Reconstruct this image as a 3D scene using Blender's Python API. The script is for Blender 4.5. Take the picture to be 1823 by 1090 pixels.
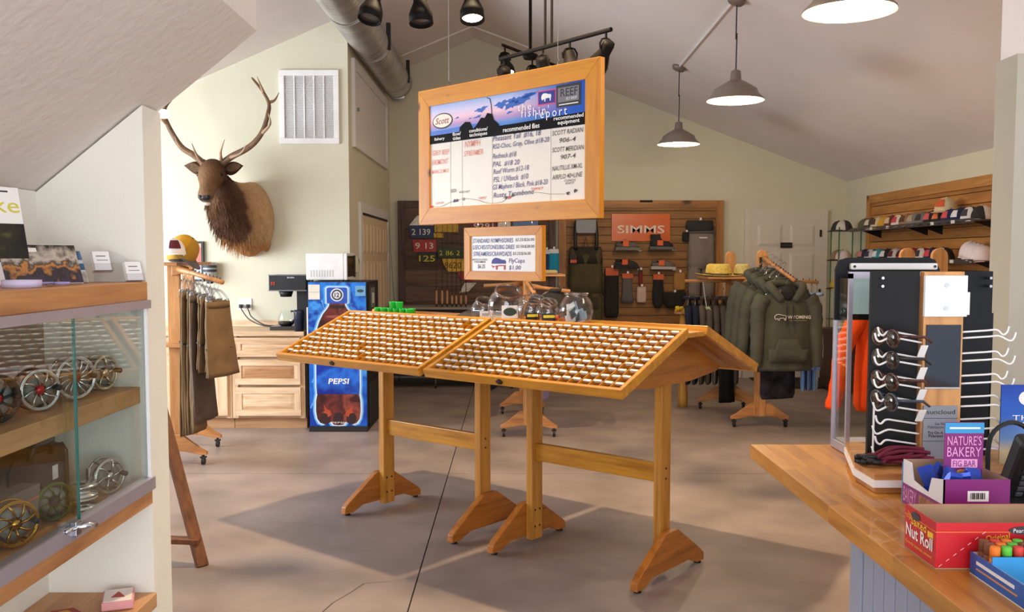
import bpy, bmesh, math, random
from mathutils import Vector, Matrix, Euler
random.seed(7)
PI = math.pi
for o in list(bpy.data.objects): bpy.data.objects.remove(o)
SC = bpy.context.scene
COL = SC.collection

# ---------------------------------------------------------------- camera, world, lights, exposure
cam_d = bpy.data.cameras.new('camera'); cam = bpy.data.objects.new('camera', cam_d); COL.objects.link(cam)
cam.location = (0, 0, 1.53); cam.rotation_euler = (math.radians(90 - 3.832), 0, 0)
cam_d.sensor_width = 36; cam_d.lens = 33.018; cam_d.shift_y = 0.0148; cam_d.clip_start = 0.05
SC.camera = cam
SC.view_settings.view_transform = 'Standard'; SC.view_settings.look = 'None'
SC.view_settings.gamma = 1; SC.view_settings.use_curve_mapping = False
SC.view_settings.exposure = 0.0
wd = bpy.data.worlds.new('daylight'); SC.world = wd; wd.use_nodes = True
bg = wd.node_tree.nodes['Background']; bg.inputs[0].default_value = (0.80, 0.88, 1.0, 1); bg.inputs[1].default_value = 1.25

def light(name, kind, loc, energy, color=(1, 1, 1), size=1, size_y=None, target=None, spot=None, blend=.5):
    d = bpy.data.lights.new(name, kind); d.energy = energy; d.color = color
    if kind == 'AREA':
        d.shape = 'RECTANGLE'; d.size = size; d.size_y = size_y or size
    elif kind != 'SUN': d.shadow_soft_size = size
    if kind == 'SPOT': d.spot_size = math.radians(spot); d.spot_blend = blend
    o = bpy.data.objects.new(name, d); COL.objects.link(o); o.location = loc
    if target is not None:
        o.rotation_euler = (Vector(target) - Vector(loc)).to_track_quat('-Z', 'Y').to_euler()
    return o
# daylight through the side windows (left wall) and an added unseen fill behind the camera
light('window_daylight_side', 'AREA', (-5.2, 6.5, 1.65), 265, (.84, .92, 1.0), 3.5, 1.35, (-1.5, 8.3, 2.0))
light('front_fill', 'AREA', (0.6, -2.8, 1.35), 215, (.92, .96, 1.0), 4.6, 2.5, (0, 6, 2.6))
# unseen warm spot without fixture above the fly bins, for the track heads' beams
WARM = (1.0, .74, .44)
light('overhead_spot', 'SPOT', (-.16, 5.18, 4.05), 600, WARM, .07, target=(-.1, 5.3, 0), spot=112, blend=.7)

# ---------------------------------------------------------------- materials
def S(r, g, b):
    f = lambda c: c / 12.92 if c <= .04045 else ((c + .055) / 1.055) ** 2.4
    return (f(r / 255), f(g / 255), f(b / 255), 1)
def nodes(name):
    m = bpy.data.materials.new(name); m.use_nodes = True
    nt = m.node_tree; return m, nt, nt.nodes['Principled BSDF']
def sock(nt, b, n, v):
    b.inputs[n].default_value = v
def mat(name, col, rough=.6, metal=0, var=.12, scale=12, bump=.0, bscale=60, emit=0, spec=.5, rand=0, coat=0, stretch=(1, 1, 1), coord='Object'):
    m, nt, b = nodes(name)
    N, L = nt.nodes, nt.links
    tc = N.new('ShaderNodeTexCoord'); mp = N.new('ShaderNodeMapping'); mp.inputs['Scale'].default_value = stretch
    L.new(tc.outputs[coord], mp.inputs[0])
    nz = N.new('ShaderNodeTexNoise'); nz.inputs['Scale'].default_value = scale; nz.inputs['Detail'].default_value = 4
    L.new(mp.outputs[0], nz.inputs['Vector'])
    rp = N.new('ShaderNodeValToRGB'); c = col
    rp.color_ramp.elements[0].position = .3; rp.color_ramp.elements[1].position = .7
    rp.color_ramp.elements[0].color = (c[0] * (1 - var), c[1] * (1 - var), c[2] * (1 - var), 1)
    rp.color_ramp.elements[1].color = (min(1, c[0] * (1 + var)), min(1, c[1] * (1 + var)), min(1, c[2] * (1 + var)), 1)
    L.new(nz.outputs['Fac'], rp.inputs[0])
    out = rp.outputs[0]
    if rand:
        oi = N.new('ShaderNodeObjectInfo'); hs = N.new('ShaderNodeHueSaturation')
        mr = N.new('ShaderNodeMapRange'); mr.inputs['To Min'].default_value = 1 - rand; mr.inputs['To Max'].default_value = 1 + rand
        L.new(oi.outputs['Random'], mr.inputs[0]); L.new(mr.outputs[0], hs.inputs['Value']); L.new(out, hs.inputs['Color']); out = hs.outputs[0]
    L.new(out, b.inputs['Base Color'])
    b.inputs['Roughness'].default_value = rough; b.inputs['Metallic'].default_value = metal
    b.inputs['Specular IOR Level'].default_value = spec
    if coat: b.inputs['Coat Weight'].default_value = coat
    if bump:
        bn = N.new('ShaderNodeTexNoise'); bn.inputs['Scale'].default_value = bscale; bn.inputs['Detail'].default_value = 3
        L.new(mp.outputs[0], bn.inputs['Vector'])
        bp = N.new('ShaderNodeBump'); bp.inputs['Strength'].default_value = bump; bp.inputs['Distance'].default_value = .01
        L.new(bn.outputs['Fac'], bp.inputs['Height']); L.new(bp.outputs[0], b.inputs['Normal'])
    if emit:
        b.inputs['Emission Color'].default_value = col; b.inputs['Emission Strength'].default_value = emit
    return m
def wood(name, c1, c2, axis='X', rough=.42, scale=1.0, rand=.0, knots=0, coat=.0, streak=1.0):
    """grain runs along the given local axis"""
    m, nt, b = nodes(name); N, L = nt.nodes, nt.links
    tc = N.new('ShaderNodeTexCoord'); mp = N.new('ShaderNodeMapping')
    k = {'X': (1.2, 16, 16), 'Y': (16, 1.2, 16), 'Z': (16, 16, 1.2)}[axis]
    mp.inputs['Scale'].default_value = tuple(q * scale for q in k)
    L.new(tc.outputs['Object'], mp.inputs[0])
    src = mp.outputs[0]
    if rand:
        oi = N.new('ShaderNodeObjectInfo'); ad = N.new('ShaderNodeVectorMath'); ad.operation = 'ADD'
        ml = N.new('ShaderNodeMath'); ml.operation = 'MULTIPLY'; ml.inputs[1].default_value = 37
        L.new(oi.outputs['Random'], ml.inputs[0]); L.new(src, ad.inputs[0]); L.new(ml.outputs[0], ad.inputs[1]); src = ad.outputs[0]
    n1 = N.new('ShaderNodeTexNoise'); n1.inputs['Scale'].default_value = 1.6; n1.inputs['Detail'].default_value = 6; n1.inputs['Distortion'].default_value = .6
    L.new(src, n1.inputs['Vector'])
    n2 = N.new('ShaderNodeTexNoise'); n2.inputs['Scale'].default_value = 9; n2.inputs['Detail'].default_value = 3
    L.new(src, n2.inputs['Vector'])
    mx = N.new('ShaderNodeMath'); mx.operation = 'MULTIPLY_ADD'; mx.inputs[1].default_value = .35
    L.new(n2.outputs['Fac'], mx.inputs[0]); L.new(n1.outputs['Fac'], mx.inputs[2])
    rp = N.new('ShaderNodeValToRGB'); e = rp.color_ramp.elements
    e[0].position = .42; e[0].color = c2; e[1].position = .42 + .38 * streak; e[1].color = c1
    L.new(mx.outputs[0], rp.inputs[0]); out = rp.outputs[0]
    if knots:
        vo = N.new('ShaderNodeTexVoronoi'); vo.inputs['Scale'].default_value = knots
        mp2 = N.new('ShaderNodeMapping'); mp2.inputs['Scale'].default_value = {'X': (.55, 1, 1), 'Y': (1, .55, 1), 'Z': (1, 1, .55)}[axis]
        L.new(tc.outputs['Object'], mp2.inputs[0]); L.new(mp2.outputs[0], vo.inputs['Vector'])
        r2 = N.new('ShaderNodeValToRGB'); r2.color_ramp.elements[0].position = .05; r2.color_ramp.elements[0].color = (1, 1, 1, 1)
        r2.color_ramp.elements[1].position = .13; r2.color_ramp.elements[1].color = (0, 0, 0, 1)
        L.new(vo.outputs['Distance'], r2.inputs[0])
        mk = N.new('ShaderNodeMixRGB'); mk.inputs[2].default_value = (c2[0] * .3, c2[1] * .25, c2[2] * .2, 1)
        L.new(r2.outputs[0], mk.inputs[0]); L.new(out, mk.inputs[1]); out = mk.outputs[0]
    if rand:
        hs = N.new('ShaderNodeHueSaturation'); mr = N.new('ShaderNodeMapRange')
        mr.inputs['To Min'].default_value = 1 - rand; mr.inputs['To Max'].default_value = 1 + rand
        L.new(oi.outputs['Random'], mr.inputs[0]); L.new(mr.outputs[0], hs.inputs['Value']); L.new(out, hs.inputs['Color']); out = hs.outputs[0]
    L.new(out, b.inputs['Base Color']); b.inputs['Roughness'].default_value = rough
    b.inputs['Coat Weight'].default_value = coat
    bp = N.new('ShaderNodeBump'); bp.inputs['Strength'].default_value = .12; bp.inputs['Distance'].default_value = .002
    L.new(mx.outputs[0], bp.inputs['Height']); L.new(bp.outputs[0], b.inputs['Normal'])
    return m
def glass(name, tint=(.93, .97, .96, 1), refl=1.0, rough=.02, ior=1.45):
    """thin clear sheet: see-through with Fresnel reflections"""
    m, nt, b = nodes(name); N, L = nt.nodes, nt.links; N.remove(b)
    t = N.new('ShaderNodeBsdfTransparent'); t.inputs[0].default_value = tint
    g = N.new('ShaderNodeBsdfGlossy'); g.inputs['Roughness'].default_value = rough
    lw = N.new('ShaderNodeLayerWeight'); lw.inputs[0].default_value = .5
    pw = N.new('ShaderNodeMath'); pw.operation = 'POWER'; pw.inputs[1].default_value = 4.0; L.new(lw.outputs['Facing'], pw.inputs[0])
    ml = N.new('ShaderNodeMath'); ml.operation = 'MULTIPLY_ADD'; ml.inputs[1].default_value = .75 * refl; ml.inputs[2].default_value = .03 * refl; ml.use_clamp = True
    mx = N.new('ShaderNodeMixShader'); L.new(pw.outputs[0], ml.inputs[0]); L.new(ml.outputs[0], mx.inputs[0])
    L.new(t.outputs[0], mx.inputs[1]); L.new(g.outputs[0], mx.inputs[2]); L.new(mx.outputs[0], N['Material Output'].inputs[0])
    return m
def ramp_mat(name, stops, axis=2, lo=0, hi=1, rough=.4, noise=0, nscale=6, spec=.4):
    """flat print or coat whose own colour changes along a local axis"""
    m, nt, b = nodes(name); N, L = nt.nodes, nt.links
    tc = N.new('ShaderNodeTexCoord'); sp = N.new('ShaderNodeSeparateXYZ'); L.new(tc.outputs['Object'], sp.inputs[0])
    mr = N.new('ShaderNodeMapRange'); mr.inputs['From Min'].default_value = lo; mr.inputs['From Max'].default_value = hi
    L.new(sp.outputs[axis], mr.inputs[0]); v = mr.outputs[0]
    if noise:
        nz = N.new('ShaderNodeTexNoise'); nz.inputs['Scale'].default_value = nscale; nz.inputs['Detail'].default_value = 5
        L.new(tc.outputs['Object'], nz.inputs['Vector'])
        su = N.new('ShaderNodeMath'); su.operation = 'SUBTRACT'; su.inputs[1].default_value = .5; L.new(nz.outputs['Fac'], su.inputs[0])
        ma = N.new('ShaderNodeMath'); ma.operation = 'MULTIPLY_ADD'; ma.inputs[1].default_value = noise
        L.new(su.outputs[0], ma.inputs[0]); L.new(v, ma.inputs[2]); v = ma.outputs[0]
    rp = N.new('ShaderNodeValToRGB'); el = rp.color_ramp.elements
    el[0].position = stops[0][0]; el[0].color = stops[0][1]; el[1].position = stops[-1][0]; el[1].color = stops[-1][1]
    for p, c in stops[1:-1]:
        e = el.new(p); e.color = c
    L.new(v, rp.inputs[0]); L.new(rp.outputs[0], b.inputs['Base Color']); b.inputs['Roughness'].default_value = rough
    b.inputs['Specular IOR Level'].default_value = spec
    return m
_cache = {}
def K(r, g, b, rough=.6, metal=0, **kw):
    """plain coloured material, made once per colour"""
    k = (r, g, b, rough, metal, tuple(sorted(kw.items())))
    if k not in _cache: _cache[k] = mat('coat_%d_%d_%d' % (r, g, b), S(r, g, b), rough, metal, **dict(dict(var=.05), **kw))
    return _cache[k]

# ---------------------------------------------------------------- mesh helpers
SPLIT = set('front_rail front_stile face_stile plinth frame frame_stile frame_rail hatch_frame door_frame beam steel_trim blue_band print_line gold_line steel_edge card_rule top_shelf base_rail pocket lining tag_stripe collar_piece cord plug cable zip_line black_tine'.split())
class MB:
    def __init__(s, M=None): s.v = []; s.f = []; s.M = M or Matrix(); s.cuts = []
    def add(s, vs, fs, M=None):
        n = len(s.v); T = s.M @ M if M is not None else s.M; s.cuts.append((n, len(s.f)))
        s.v += [T @ Vector(p) for p in vs]; s.f += [tuple(i + n for i in f) for f in fs]; return s
    def box(s, x0, x1, y0, y1, z0, z1, M=None):
        return s.add([(x0, y0, z0), (x1, y0, z0), (x1, y1, z0), (x0, y1, z0), (x0, y0, z1), (x1, y0, z1), (x1, y1, z1), (x0, y1, z1)],
                     [(0, 3, 2, 1), (4, 5, 6, 7), (0, 1, 5, 4), (1, 2, 6, 5), (2, 3, 7, 6), (3, 0, 4, 7)], M)
    def cbox(s, c, d, M=None):
        return s.box(c[0] - d[0] / 2, c[0] + d[0] / 2, c[1] - d[1] / 2, c[1] + d[1] / 2, c[2] - d[2] / 2, c[2] + d[2] / 2, M)
    def loft(s, rings, cap0=True, cap1=True, M=None, closed=False):
        n = len(rings[0]); vs = [p for r in rings for p in r]; fs = []
        m = len(rings)
        for i in range(m if closed else m - 1):
            for j in range(n):
                a, b = i * n + j, i * n + (j + 1) % n; c, d = ((i + 1) % m) * n + (j + 1) % n, ((i + 1) % m) * n + j
                fs.append((a, b, c, d))
        if not closed:
            if cap0: fs.append(tuple(range(n - 1, -1, -1)))
            if cap1: fs.append(tuple(range((m - 1) * n, m * n)))
        return s.add(vs, fs, M)
    def tube(s, pts, r, n=8, caps=True, M=None, closed=False):
        pts = [Vector(p) for p in pts]; m = len(pts)
        rs = r if isinstance(r, (list, tuple)) else [r] * m
        rings = []; up = None
        for i, p in enumerate(pts):
            if closed: t = pts[(i + 1) % m] - pts[i - 1]
            else: t = pts[min(i + 1, m - 1)] - pts[max(i - 1, 0)]
            t.normalize()
            if up is None: up = Vector((0, 0, 1)) if abs(t.z) < .9 else Vector((1, 0, 0))
            a = t.cross(up).normalized(); b = a.cross(t).normalized(); up = b
            rings.append([p + a * math.cos(2 * PI * j / n) * rs[i] + b * math.sin(2 * PI * j / n) * rs[i] for j in range(n)])
        return s.loft(rings, caps, caps, M, closed)
    def cyl(s, p0, p1, r0, r1=None, n=12, M=None): return s.tube([p0, p1], [r0, r0 if r1 is None else r1], n, True, M)
    def lathe(s, prof, n=24, c=(0, 0, 0), M=None, cap=True):
        c = Vector(c)
        rings = [[c + Vector((max(r, 1e-5) * math.cos(2 * PI * j / n), max(r, 1e-5) * math.sin(2 * PI * j / n), z)) for j in range(n)] for r, z in prof]
        return s.loft(rings, cap, cap, M)
    def prism(s, poly, d0, d1, plane='XZ', M=None):
        n = len(poly)
        def P(p, d): return {'XZ': (p[0], d, p[1]), 'YZ': (d, p[0], p[1]), 'XY': (p[0], p[1], d)}[plane]
        vs = [P(p, d0) for p in poly] + [P(p, d1) for p in poly]
        fs = [tuple(range(n - 1, -1, -1)), tuple(range(n, 2 * n))] + [(i, (i + 1) % n, n + (i + 1) % n, n + i) for i in range(n)]
        return s.add(vs, fs, M)
    def ball(s, c, r, n=12, m=8, M=None):
        if not isinstance(r, (tuple, list)): r = (r, r, r)
        rings = [[(c[0] + r[0] * math.sin(PI * i / m) * math.cos(2 * PI * j / n), c[1] + r[1] * math.sin(PI * i / m) * math.sin(2 * PI * j / n), c[2] - r[2] * math.cos(PI * i / m)) for j in range(n)]
                 for i in range(1, m)]
        return s.loft(rings, True, True, M)
    def grid(s, fn, nu, nv, M=None):
        vs = [fn(i / nu, j / nv) for j in range(nv + 1) for i in range(nu + 1)]
        fs = [(j * (nu + 1) + i, j * (nu + 1) + i + 1, (j + 1) * (nu + 1) + i + 1, (j + 1) * (nu + 1) + i) for j in range(nv) for i in range(nu)]
        return s.add(vs, fs, M)
    def mesh(s, name, m, smooth=False):
        me = bpy.data.meshes.new(name); me.from_pydata([tuple(p) for p in s.v], [], s.f); me.update()
        bm = bmesh.new(); bm.from_mesh(me); bmesh.ops.recalc_face_normals(bm, faces=bm.faces); bm.to_mesh(me); bm.free()
        if smooth: me.polygons.foreach_set('use_smooth', [True] * len(me.polygons))
        if m: me.materials.append(m)
        return me
    def build(s, name, m, parent=None, smooth=False, bevel=0, loc=None, solid=0):
        if len(s.cuts) > 1 and name in SPLIT:            # each piece an object of its own
            first = None; cuts = s.cuts + [(len(s.v), len(s.f))]
            for (v0, f0), (v1, f1) in zip(cuts, cuts[1:]):
                q = MB(); q.v = s.v[v0:v1]; q.f = [tuple(i - v0 for i in f) for f in s.f[f0:f1]]
                o = q.build(name, m, parent, smooth, bevel, loc, solid); first = first or o
            return first
        o = bpy.data.objects.new(name, s.mesh(name, m, smooth)); COL.objects.link(o)
        if parent is not None: o.parent = parent
        if loc is not None: o.location = loc
        if solid:
            q = o.modifiers.new('solid', 'SOLIDIFY'); q.thickness = solid
        if bevel:
            q = o.modifiers.new('bevel', 'BEVEL'); q.width = bevel; q.segments = 2; q.limit_method = 'ANGLE'
        if smooth == 'auto':
            o.data.polygons.foreach_set('use_smooth', [True] * len(o.data.polygons)); o.data.set_sharp_from_angle(angle=math.radians(38))
        return o
def thing(name, label, cat, loc=(0, 0, 0), rz=0, group=None, rot=None):
    o = bpy.data.objects.new(name, None); COL.objects.link(o); o.empty_display_size = .1
    o.location = loc; o.rotation_euler = rot or (0, 0, rz); return tag(o, label, cat, group)
def tag(o, label, cat, group=None):
    o['label'] = label; o['category'] = cat
    if group: o['group'] = group
    return o
def struct(o): o['kind'] = 'structure'; return o
def copy_tree(o, parent=None):
    c = o.copy(); COL.objects.link(c)
    if parent is not None: c.parent = parent
    for ch in list(o.children): copy_tree(ch, c)
    return c
def dup(src, name, m, parent, loc=None, rot=None):
    """another piece that shares its mesh"""
    o = src.copy(); COL.objects.link(o); o.parent = parent
    if loc is not None: o.location = loc
    if rot is not None: o.rotation_euler = rot
    return o
FACE = Matrix.Rotation(PI / 2, 4, 'X')          # lettering that faces local -y
def words(body, x, z, w, h, m, parent, y=-.001, shear=0, rot=0, name='lettering', M=None, bold=0, gap=1):
    """flat lettering fitted into a w by h box whose lower left corner is (x, z)"""
    cu = bpy.data.curves.new(name, 'FONT'); cu.body = body; cu.size = 1; cu.shear = shear; cu.resolution_u = 2; cu.align_x = 'CENTER' if '\n' in body else 'LEFT'
    cu.offset = bold; cu.space_line = .85; cu.space_character = gap
    t = bpy.data.objects.new('t', cu)
    me = bpy.data.meshes.new_from_object(t); bpy.data.objects.remove(t); bpy.data.curves.remove(cu)
    xs = [v.co.x for v in me.vertices]; ys = [v.co.y for v in me.vertices]
    if not xs: return None
    sx = w / max(1e-6, max(xs) - min(xs)); sy = h / max(1e-6, max(ys) - min(ys))
    T = (M or Matrix()) @ Matrix.Translation((x, y, z)) @ Matrix.Rotation(-rot, 4, 'Y') @ FACE @ Matrix.Diagonal((sx, sy, 1, 1)) @ Matrix.Translation((-min(xs), -min(ys), 0))
    me.transform(T); me.materials.clear(); me.materials.append(m)
    o = bpy.data.objects.new(name, me); COL.objects.link(o); o.parent = parent
    return o
def lerp(a, b, t): return a + (b - a) * t
def line(p, q, n): return [Vector(p).lerp(Vector(q), i / (n - 1)) for i in range(n)]
def smooth_path(pts, k=5):
    pts = [Vector(p) for p in pts]; out = []
    for i in range(len(pts) - 1):
        p0, p1, p2, p3 = pts[max(i - 1, 0)], pts[i], pts[i + 1], pts[min(i + 2, len(pts) - 1)]
        for j in range(k):
            t = j / k
            out.append(.5 * ((2 * p1) + (p2 - p0) * t + (2 * p0 - 5 * p1 + 4 * p2 - p3) * t * t + (3 * p1 - p0 - 3 * p2 + p3) * t ** 3))
    return out + [pts[-1]]
def Rz(a): return Matrix.Rotation(a, 4, 'Z')
def Tr(x, y, z): return Matrix.Translation((x, y, z))

# shared materials
M_wall = mat('sage_cream_paint', S(214, 209, 186), .85, var=.03, scale=2, bump=.12, bscale=90)
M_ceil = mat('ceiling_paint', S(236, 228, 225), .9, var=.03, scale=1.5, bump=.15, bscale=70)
M_trim = mat('white_trim_paint', S(226, 222, 220), .5, var=.02)
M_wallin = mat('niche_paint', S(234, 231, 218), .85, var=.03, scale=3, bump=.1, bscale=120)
M_oak = wood('honey_oak', S(202, 138, 36), S(158, 98, 18), 'X', .34, coat=.25)
M_oakY = wood('honey_oak_y', S(202, 138, 36), S(158, 98, 18), 'Y', .34, coat=.25)
M_oakZ = wood('honey_oak_z', S(200, 138, 54), S(156, 98, 30), 'Z', .45, coat=.05)
M_oakD = wood('foot_oak', S(184, 112, 40), S(136, 76, 22), 'Y', .4, coat=.15)
M_pine = wood('varnished_pine', S(206, 136, 18), S(182, 108, 10), 'X', .5, knots=7)
M_pineZ = wood('varnished_pine_z', S(206, 136, 18), S(182, 108, 10), 'Z', .5, knots=7)
M_white = K(238, 236, 234, .45)
M_black = K(24, 23, 25, .5)
M_dark = K(38, 36, 38, .6)
M_steel = K(170, 172, 176, .3, 1)
M_chrome = K(210, 212, 216, .15, 1)
M_glass = glass('clear_glass')
M_jar = glass('clear_plastic', (.95, .95, .96, 1), 1.6, .05)
M_ink = K(22, 22, 26, .5); M_inkblue = K(28, 42, 120, .5); M_inkred = K(206, 70, 56, .5); M_inkpurple = K(66, 40, 120, .5)
# ================================================================ the room shell
def ceil_z(x): return 4.285 - (.378 * (x + .469) if x > -.469 else .43 * (-.469 - x))
# concrete floor: slabs with saw-cut joints
M_conc = mat('sealed_concrete', S(146, 132, 126), .42, var=.22, scale=2.4, bump=.06, bscale=40, spec=.35)
M_joint = K(60, 54, 50, .9)
fl = struct(MB().box(-5.4, 4.4, -3, 12.1, -.2, -.012).build('floor', M_joint))
for x0, x1 in ((-5.4, -.456), (-.449, 4.4)):
    for y0, y1 in ((-3, 6.596), (6.602, 10.497), (10.503, 12.1)):
        MB().box(x0, x1, y0, y1, -.0119, 0).build('concrete_slab', M_conc, fl)
ck = MB()
pts = [(-.46, 4.42), (-.58, 4.36), (-.70, 4.33), (-.74, 4.22), (-.80, 4.08), (-.84, 3.9), (-.82, 3.7)]
for (a, b), (c, d) in zip(pts, pts[1:]):
    ck.add([(a, b, .0006), (c, d, .0006), (c + .006, d + .004, .0006), (a + .006, b + .004, .0006)], [(0, 1, 2, 3)])
ck.build('hairline_crack', M_joint, fl)

def gable(xs, z0=0.0): return [(xs[0], z0), (xs[-1], z0)] + [(x, ceil_z(x) + .04) for x in reversed(xs)]
struct(MB().prism(gable([-1.66, -.469, 4.4]), 12, 12.15).build('wall_back', M_wall))
struct(MB().prism(gable([-5.4, -1.55]), 9, 9.12).build('wall_closet_front', M_wall))
struct(MB().prism(gable([-1.66, -1.55]), 9.12, 12).build('wall_closet_side', M_wall))
struct(MB().box(4.25, 4.4, 3.2, 12, 0, ceil_z(4.25) + .05).build('wall_right', M_wall))
w = MB()   # left wall with a wide window opening
w.box(-5.4, -5.28, -3, 4.7, 0, 2.3).box(-5.4, -5.28, 8.3, 9, 0, 2.3).box(-5.4, -5.28, 4.7, 8.3, 0, .95)
struct(w.build('wall_left', M_wall))
win = struct(MB().box(-5.38, -5.3, 4.7, 4.76, .95, 2.3).box(-5.38, -5.3, 8.24, 8.3, .95, 2.3).box(-5.38, -5.3, 4.76, 8.24, .95, 1.01).box(-5.38, -5.3, 4.76, 8.24, 2.24, 2.3)
             .box(-5.38, -5.3, 6.47, 6.53, 1.01, 2.24).build('window_1', M_trim))
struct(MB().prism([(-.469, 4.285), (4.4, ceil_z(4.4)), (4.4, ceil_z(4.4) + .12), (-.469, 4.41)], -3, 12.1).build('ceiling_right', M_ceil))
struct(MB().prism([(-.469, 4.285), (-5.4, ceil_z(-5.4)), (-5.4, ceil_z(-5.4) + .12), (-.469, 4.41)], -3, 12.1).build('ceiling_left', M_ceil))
# thin drywall seam below the ridge
sm = MB()
for a, b in (((-1.32, 3.93), (-.469, 4.275)), ((-.469, 4.275), (.32, 3.985))):
    sm.add([(a[0], 11.3, a[1]), (b[0], 11.3, b[1]), (b[0], 11.315, b[1] - .001), (a[0], 11.315, a[1] - .001), (a[0], 11.3, a[1] - .02), (b[0], 11.3, b[1] - .02), (b[0], 11.315, b[1] - .02), (a[0], 11.315, a[1] - .02)],
           [(0, 1, 2, 3), (4, 5, 6, 7), (0, 1, 5, 4), (1, 2, 6, 5), (2, 3, 7, 6), (3, 0, 4, 7)])
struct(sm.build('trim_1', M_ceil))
# under-stair soffit and display niche at the left
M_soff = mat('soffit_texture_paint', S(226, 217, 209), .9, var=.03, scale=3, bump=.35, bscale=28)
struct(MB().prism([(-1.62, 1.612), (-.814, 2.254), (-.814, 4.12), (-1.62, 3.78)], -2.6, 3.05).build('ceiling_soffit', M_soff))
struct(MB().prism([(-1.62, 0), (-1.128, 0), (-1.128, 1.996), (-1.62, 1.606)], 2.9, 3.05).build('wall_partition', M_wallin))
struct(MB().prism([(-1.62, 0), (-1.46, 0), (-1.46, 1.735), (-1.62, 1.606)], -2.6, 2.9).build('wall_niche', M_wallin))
# wall end and header at the right
M_post = mat('grey_green_paint', S(178, 172, 156), .85, var=.02)
struct(MB().box(1.695, 4.25, 3.2, 3.34, 0, 2.215).build('wall_right_return', M_post))
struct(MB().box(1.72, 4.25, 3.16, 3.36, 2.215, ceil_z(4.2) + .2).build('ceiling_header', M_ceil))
struct(MB().box(-1.55, 2.93, 11.97, 12, 0, .09).build('baseboard_back', M_trim))
struct(MB().box(-1.55, -1.535, 9.0, 9.56, 0, .09).build('baseboard_closet', M_trim))

# back door: six panels, frame, plaque, knob, hinges
M_door = mat('white_door_paint', S(220, 211, 198), .5, var=.02)
d = struct(MB().box(3.03, 3.92, 11.955, 11.995, .01, 2.06).build('door_1', M_door))
d.data.materials[0] = M_door
def panels(par, rects, y, m, ax='y', th=.012):
    for (a, b, c, e) in rects:
        if ax == 'y':
            MB().add([(a, y, c), (b, y, c), (b, y, e), (a, y, e), (a + .035, y - th, c + .035), (b - .035, y - th, c + .035), (b - .035, y - th, e - .035), (a + .035, y - th, e - .035)],
                     [(0, 1, 5, 4), (1, 2, 6, 5), (2, 3, 7, 6), (3, 0, 4, 7), (4, 5, 6, 7)]).build('door_panel', m, par)
        else:
            MB().add([(y, a, c), (y, b, c), (y, b, e), (y, a, e), (y + th, a + .03, c + .03), (y + th, b - .03, c + .03), (y + th, b - .03, e - .03), (y + th, a + .03, e - .03)],
                     [(0, 1, 5, 4), (1, 2, 6, 5), (2, 3, 7, 6), (3, 0, 4, 7), (4, 5, 6, 7)]).build('door_panel', m, par)
panels(d, [(3.11, 3.43, 1.68, 1.96), (3.52, 3.84, 1.68, 1.96), (3.11, 3.43, .96, 1.60), (3.52, 3.84, .96, 1.60), (3.11, 3.43, .16, .84), (3.52, 3.84, .16, .84)], 11.954, M_door)
MB().box(2.95, 3.03, 11.95, 12.02, 0, 2.14).box(3.92, 4.0, 11.95, 12.02, 0, 2.14).box(3.03, 3.92, 11.95, 12.02, 2.06, 2.14).build('door_frame', M_door, d)
MB().lathe([(.0, 0), (.028, .0), (.03, .02), (.012, .03), (.012, .05), (.0, .05)], 12, M=Tr(3.10, 11.95, .98) @ Matrix.Rotation(PI / 2, 4, 'X')).build('door_knob', M_steel, d, True)
for z in (.3, 1.05, 1.8): MB().box(3.9, 3.925, 11.94, 11.955, z, z + .09).build('hinge', M_dark, d)
pl = thing('door_plaque', 'small black plaque with faint print on the back door', 'sign', (3.475, 11.94, 1.66))
MB().box(-.075, .075, -.006, .0, 0, .07).build('plate', M_black, pl, bevel=.002)
MB().box(-.06, .06, -.0075, -.006, .031, .038).build('faint_print', K(86, 82, 80), pl)

# folding closet doors in the side wall
c = struct(MB().box(-1.55, -1.535, 9.64, 11.62, .02, 2.0).build('door_2', mat('closet_door_paint', S(222, 200, 170), .5, var=.02)))
cm = c.data.materials[0]
for i in range(4):
    y = 9.64 + i * .495
    r = []
    for z0, z1 in ((.12, .78), (.86, 1.5), (1.58, 1.9)):
        r += [(y + .05, y + .23, z0, z1), (y + .27, y + .45, z0, z1)]
    panels(c, r, -1.534, cm, 'x')
MB().box(-1.56, -1.525, 9.54, 9.64, 0, 2.1).box(-1.56, -1.525, 11.62, 11.72, 0, 2.1).box(-1.56, -1.525, 9.64, 11.62, 2.0, 2.1).build('door_frame', M_trim, c)
MB().box(-1.545, -1.53, 9.64, 11.62, 1.975, 2.0).build('door_track', M_black, c)
# access hatch higher in the side wall
h = struct(MB().box(-1.55, -1.532, 9.3, 11.55, 2.70, 3.36).build('trim_2', M_trim))
MB().box(-1.55, -1.515, 9.2, 9.3, 2.61, 3.46).box(-1.55, -1.515, 11.55, 11.65, 2.61, 3.46).box(-1.55, -1.515, 9.3, 11.55, 2.61, 2.70).box(-1.55, -1.515, 9.3, 11.55, 3.36, 3.46).build('hatch_frame', M_trim, h)
MB().cyl((-1.532, 9.42, 3.0), (-1.51, 9.42, 3.0), .02, n=10).build('hatch_knob', M_steel, h)
t = thing('thermostat', 'small cream thermostat box on the side wall by the closet doors', 'thermostat', (-1.55, 9.33, 1.47))
MB().box(0, .03, -.06, .06, -.08, .08).build('cover', K(220, 214, 190), t, bevel=.006)
MB().box(.03, .033, -.02, .03, .01, .05).build('dial_window', K(150, 146, 130), t)

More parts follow.
